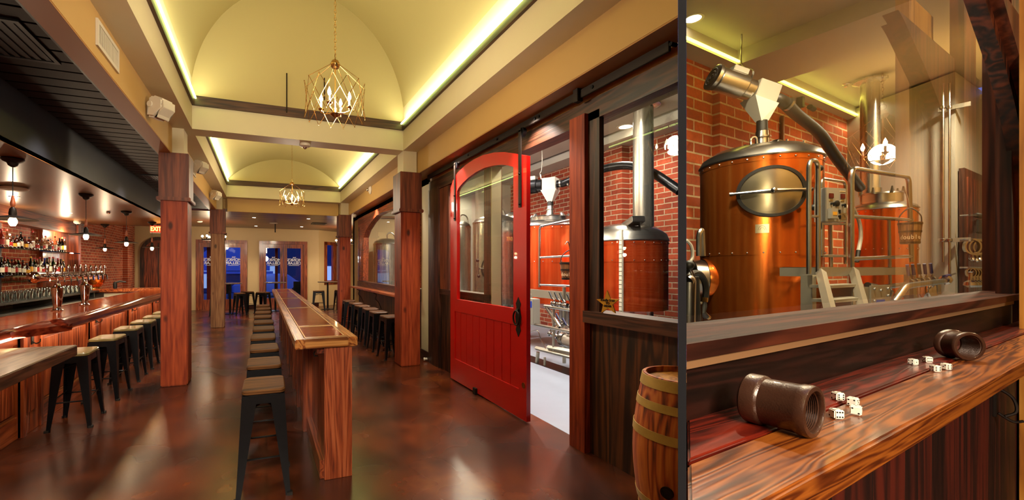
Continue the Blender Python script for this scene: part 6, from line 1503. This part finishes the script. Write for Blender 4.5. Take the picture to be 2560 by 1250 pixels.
MB().box(-.15, .3, -.03, .03, -.35, -.08).build('pouch', 'rubber', r, bevel=.02)
# ceiling fittings of the tank room
downlight(1733, 47, ZR+.25, 'very bright recessed light in the tank room ceiling at its upper left', 'tank room ceiling lights', .11, True)
q = R(2115, 209, z=ZR+.25); r = thing('sprinkler', 'small chrome sprinkler in the tank room ceiling left of the chimney', 'sprinkler', q, 0, None, True); MB().lathe([(.06, 0), (.06, -.015), (.03, -.03), (.03, -.07), (.001, -.07)], seg=16).build('head', 'chrome', r)
q = R(2006, 250, n=4.0); r = thing('wall_camera', 'small dark camera high on the brick wall right of the auger', 'camera', (q.x, 3.98, q.z), 0, None, True); MB().box(-.05, .05, 0, .1, -.15, .12).build('mount', 'iron', r); MB().cyl((0, -.1, -.18), (.2, -.1, -.2), .05, seg=12).build('camera_body', 'black_plastic', r)
q = R(1956, 290, n=4.06); r = thing('wall_pipe', 'thin vertical pipe on the brick wall behind the auger', 'pipe', (q.x, 4.06, 0), 0, None, True); MB().cyl((0, 0, 2.2), (0, 0, q.z), .035).build('pipe', 'copper_ceiling', r)
# ================================================================== LIGHTS
def lamp(kind, loc, e, col, size=.1, rot=None, sy=None, local=False, spot=None, nm='lamp'):
    l = bpy.data.lights.new(nm, kind); l.energy = e; l.color = col
    if kind == 'AREA': l.size = size; l.shape = 'RECTANGLE' if sy else 'SQUARE'; l.size_y = sy or size
    else: l.shadow_soft_size = size
    if spot: l.spot_size = math.radians(spot); l.spot_blend = .6
    o = bpy.data.objects.new(nm, l); C.objects.link(o); o.location = TR @ Vector(loc) if local else loc
    if rot: o.rotation_euler = rot
    return o
WARM = (1, .78, .52); WHITE = (1, .9, .78); GRN = (.86, 1, .42)
# chandelier glow, plus an added fill behind the viewer without a fixture
for p, e in (((.615, 3.78, 3.1), 85), ((.615, 9.63, 3.1), 85), ((.615, -1.5, 3.0), 110), ((-1.5, 15.6, 2.5), 50), ((2.9, 16.2, 2.5), 50)): lamp('POINT', p, e, (1, .84, .62), .12, nm='chandelier_light')
# cove strips
for x, y0, y1 in ((XL+.08, -3, YC-.1), (XL+.08, YC+.4, YC2-.1), (XR-.08, YC+.4, YC2-.1), (XR-.08, 1.9, YC-.1)):
    lamp('AREA', (x, (y0+y1)/2, ZT+.02), 5.5*(y1-y0), (.97, 1, .72), .04, (PI, 0, 0), y1-y0, nm='cove_light')
# downlights in the side ceilings
for y in (1.0, 3.6, 6.0, 8.4, 10.8): lamp('SPOT', (-3.35, y, 2.64), 130, WARM, .05, (0, 0, 0), spot=110, nm='bar_downlight')
for y in (0, 2.6, 5.2, 7.8, 10.4): lamp('SPOT', (-1.7, y, ZS-.02), 110, WHITE, .06, (0, 0, 0), spot=100, nm='aisle_downlight')
for x in (-3, -1, .8, 2.4, 3.6):
    for y in (14, 16.6): lamp('SPOT', (x, y, ZS-.02), 75, (1, .85, .62), .06, (0, 0, 0), spot=120, nm='front_room_downlight')
for y in (3.6, 5.4, 7.6, 10.2): lamp('SPOT', (2.44, y, ZS-.03), 90, WHITE, .05, (0, -.25, 0), spot=110, nm='soffit_downlight')  # added soft fill for the right wall, no fittings in the soffit
lamp('POINT', (-4.0, 9.3, 2.32), 16, WARM, .03, nm='shelf_light'); lamp('POINT', (-4.0, 11.4, 2.32), 22, WARM, .03, nm='shelf_light')
for (x, y, z) in [(-2.254, 5.249, 2.0), (-2.372, 7.442, 1.95), (-2.387, 9.442, 2.0), (-2.396, 11.467, 1.98), (-3.589, 12.45, 1.98)]: lamp('POINT', (x, y, z-.06), 9, WARM, .04, nm='pendant_light')
# added fill light behind the viewer, no lamp is built there
lamp('AREA', (-.4, -2.6, 3.3), 330, (1, .86, .66), 2.0, (math.radians(50), 0, 0), 1.2, nm='rear_room_light')
# brewery
for x, y, e in ((5.2, 10.5, 450), (4.2, 7.8, 450), (4.0, 4.3, 420), (6.3, 6.2, 300), (6.2, 12.4, 250), (3.6, 9.6, 250), (5.0, 5.0, 300), (4.4, 3.4, 300), (3.3, 6.2, 300)): lamp('SPOT', (x, y, ZK+.1), e, (1, .93, .84), .1, (0, 0, 0), spot=150, nm='brewery_downlight')  # spots near the screen are added to brighten the copper tanks
for x, y, e in ((3.5, 4.4, 110), (3.5, 6.4, 110), (3.6, 8.8, 90)): lamp('POINT', (x, y, 3.7), e, (1, .9, .8), .1, nm='brewery_pendant')  # fill added on the hall side to brighten the copper tanks, no fixtures
lamp('AREA', (-1.93, 7.6, .97), 22, WARM, .06, (0, .9, 0), 6.5, nm='bar_led')
# tank room
for u, n, e in ((6.0, 1.2, 900), (9.5, 1.5, 900), (4.4, 2.0, 900), (11.7, 1.5, 1500), (9.0, 3.6, 500), (13.8, 3.6, 250)): lamp('SPOT', (u, n, ZR+.2), e, (1, .86, .62), .1, (0, 0, 0), spot=150, local=True, nm='tank_room_downlight')  # spots by the glass and end wall are added to brighten kettle and wall
# ledge side
lamp('SPOT', (2.6, -.3, 3.4), 60, (1, .7, .4), .08, (math.radians(15), 0, TH), local=True, spot=80, nm='ledge_downlight')
lamp('SPOT', (1.1, -.2, 3.4), 16, (1, .8, .55), .08, (math.radians(8), 0, TH), local=True, spot=60, nm='ledge_downlight')
lamp('POINT', (5.9, -.15, 2.7), 60, (1, .74, .42), .1, local=True, nm='chandelier_light')
# street at dusk
w = bpy.data.worlds.new('world'); bpy.context.scene.world = w; w.use_nodes = True
bg = w.node_tree.nodes['Background']; bg.inputs[0].default_value = (.12, .22, .9, 1); bg.inputs[1].default_value = 1.0
lamp('POINT', L(664, 647, y=24), 150, (.7, .8, 1), .15, nm='street_lamp_light')
sc = bpy.context.scene
sc.view_settings.view_transform = 'Standard'; sc.view_settings.look = 'None'; sc.view_settings.gamma = 1; sc.view_settings.exposure = 0.22
sc.cycles.max_bounces = 8; sc.cycles.diffuse_bounces = 3; sc.cycles.glossy_bounces = 4; sc.cycles.adaptive_threshold = .07; sc.cycles.transparent_max_bounces = 24; sc.cycles.sample_clamp_indirect = 6; sc.cycles.blur_glossy = 1.0
sc.cycles.caustics_reflective = False; sc.cycles.caustics_refractive = False
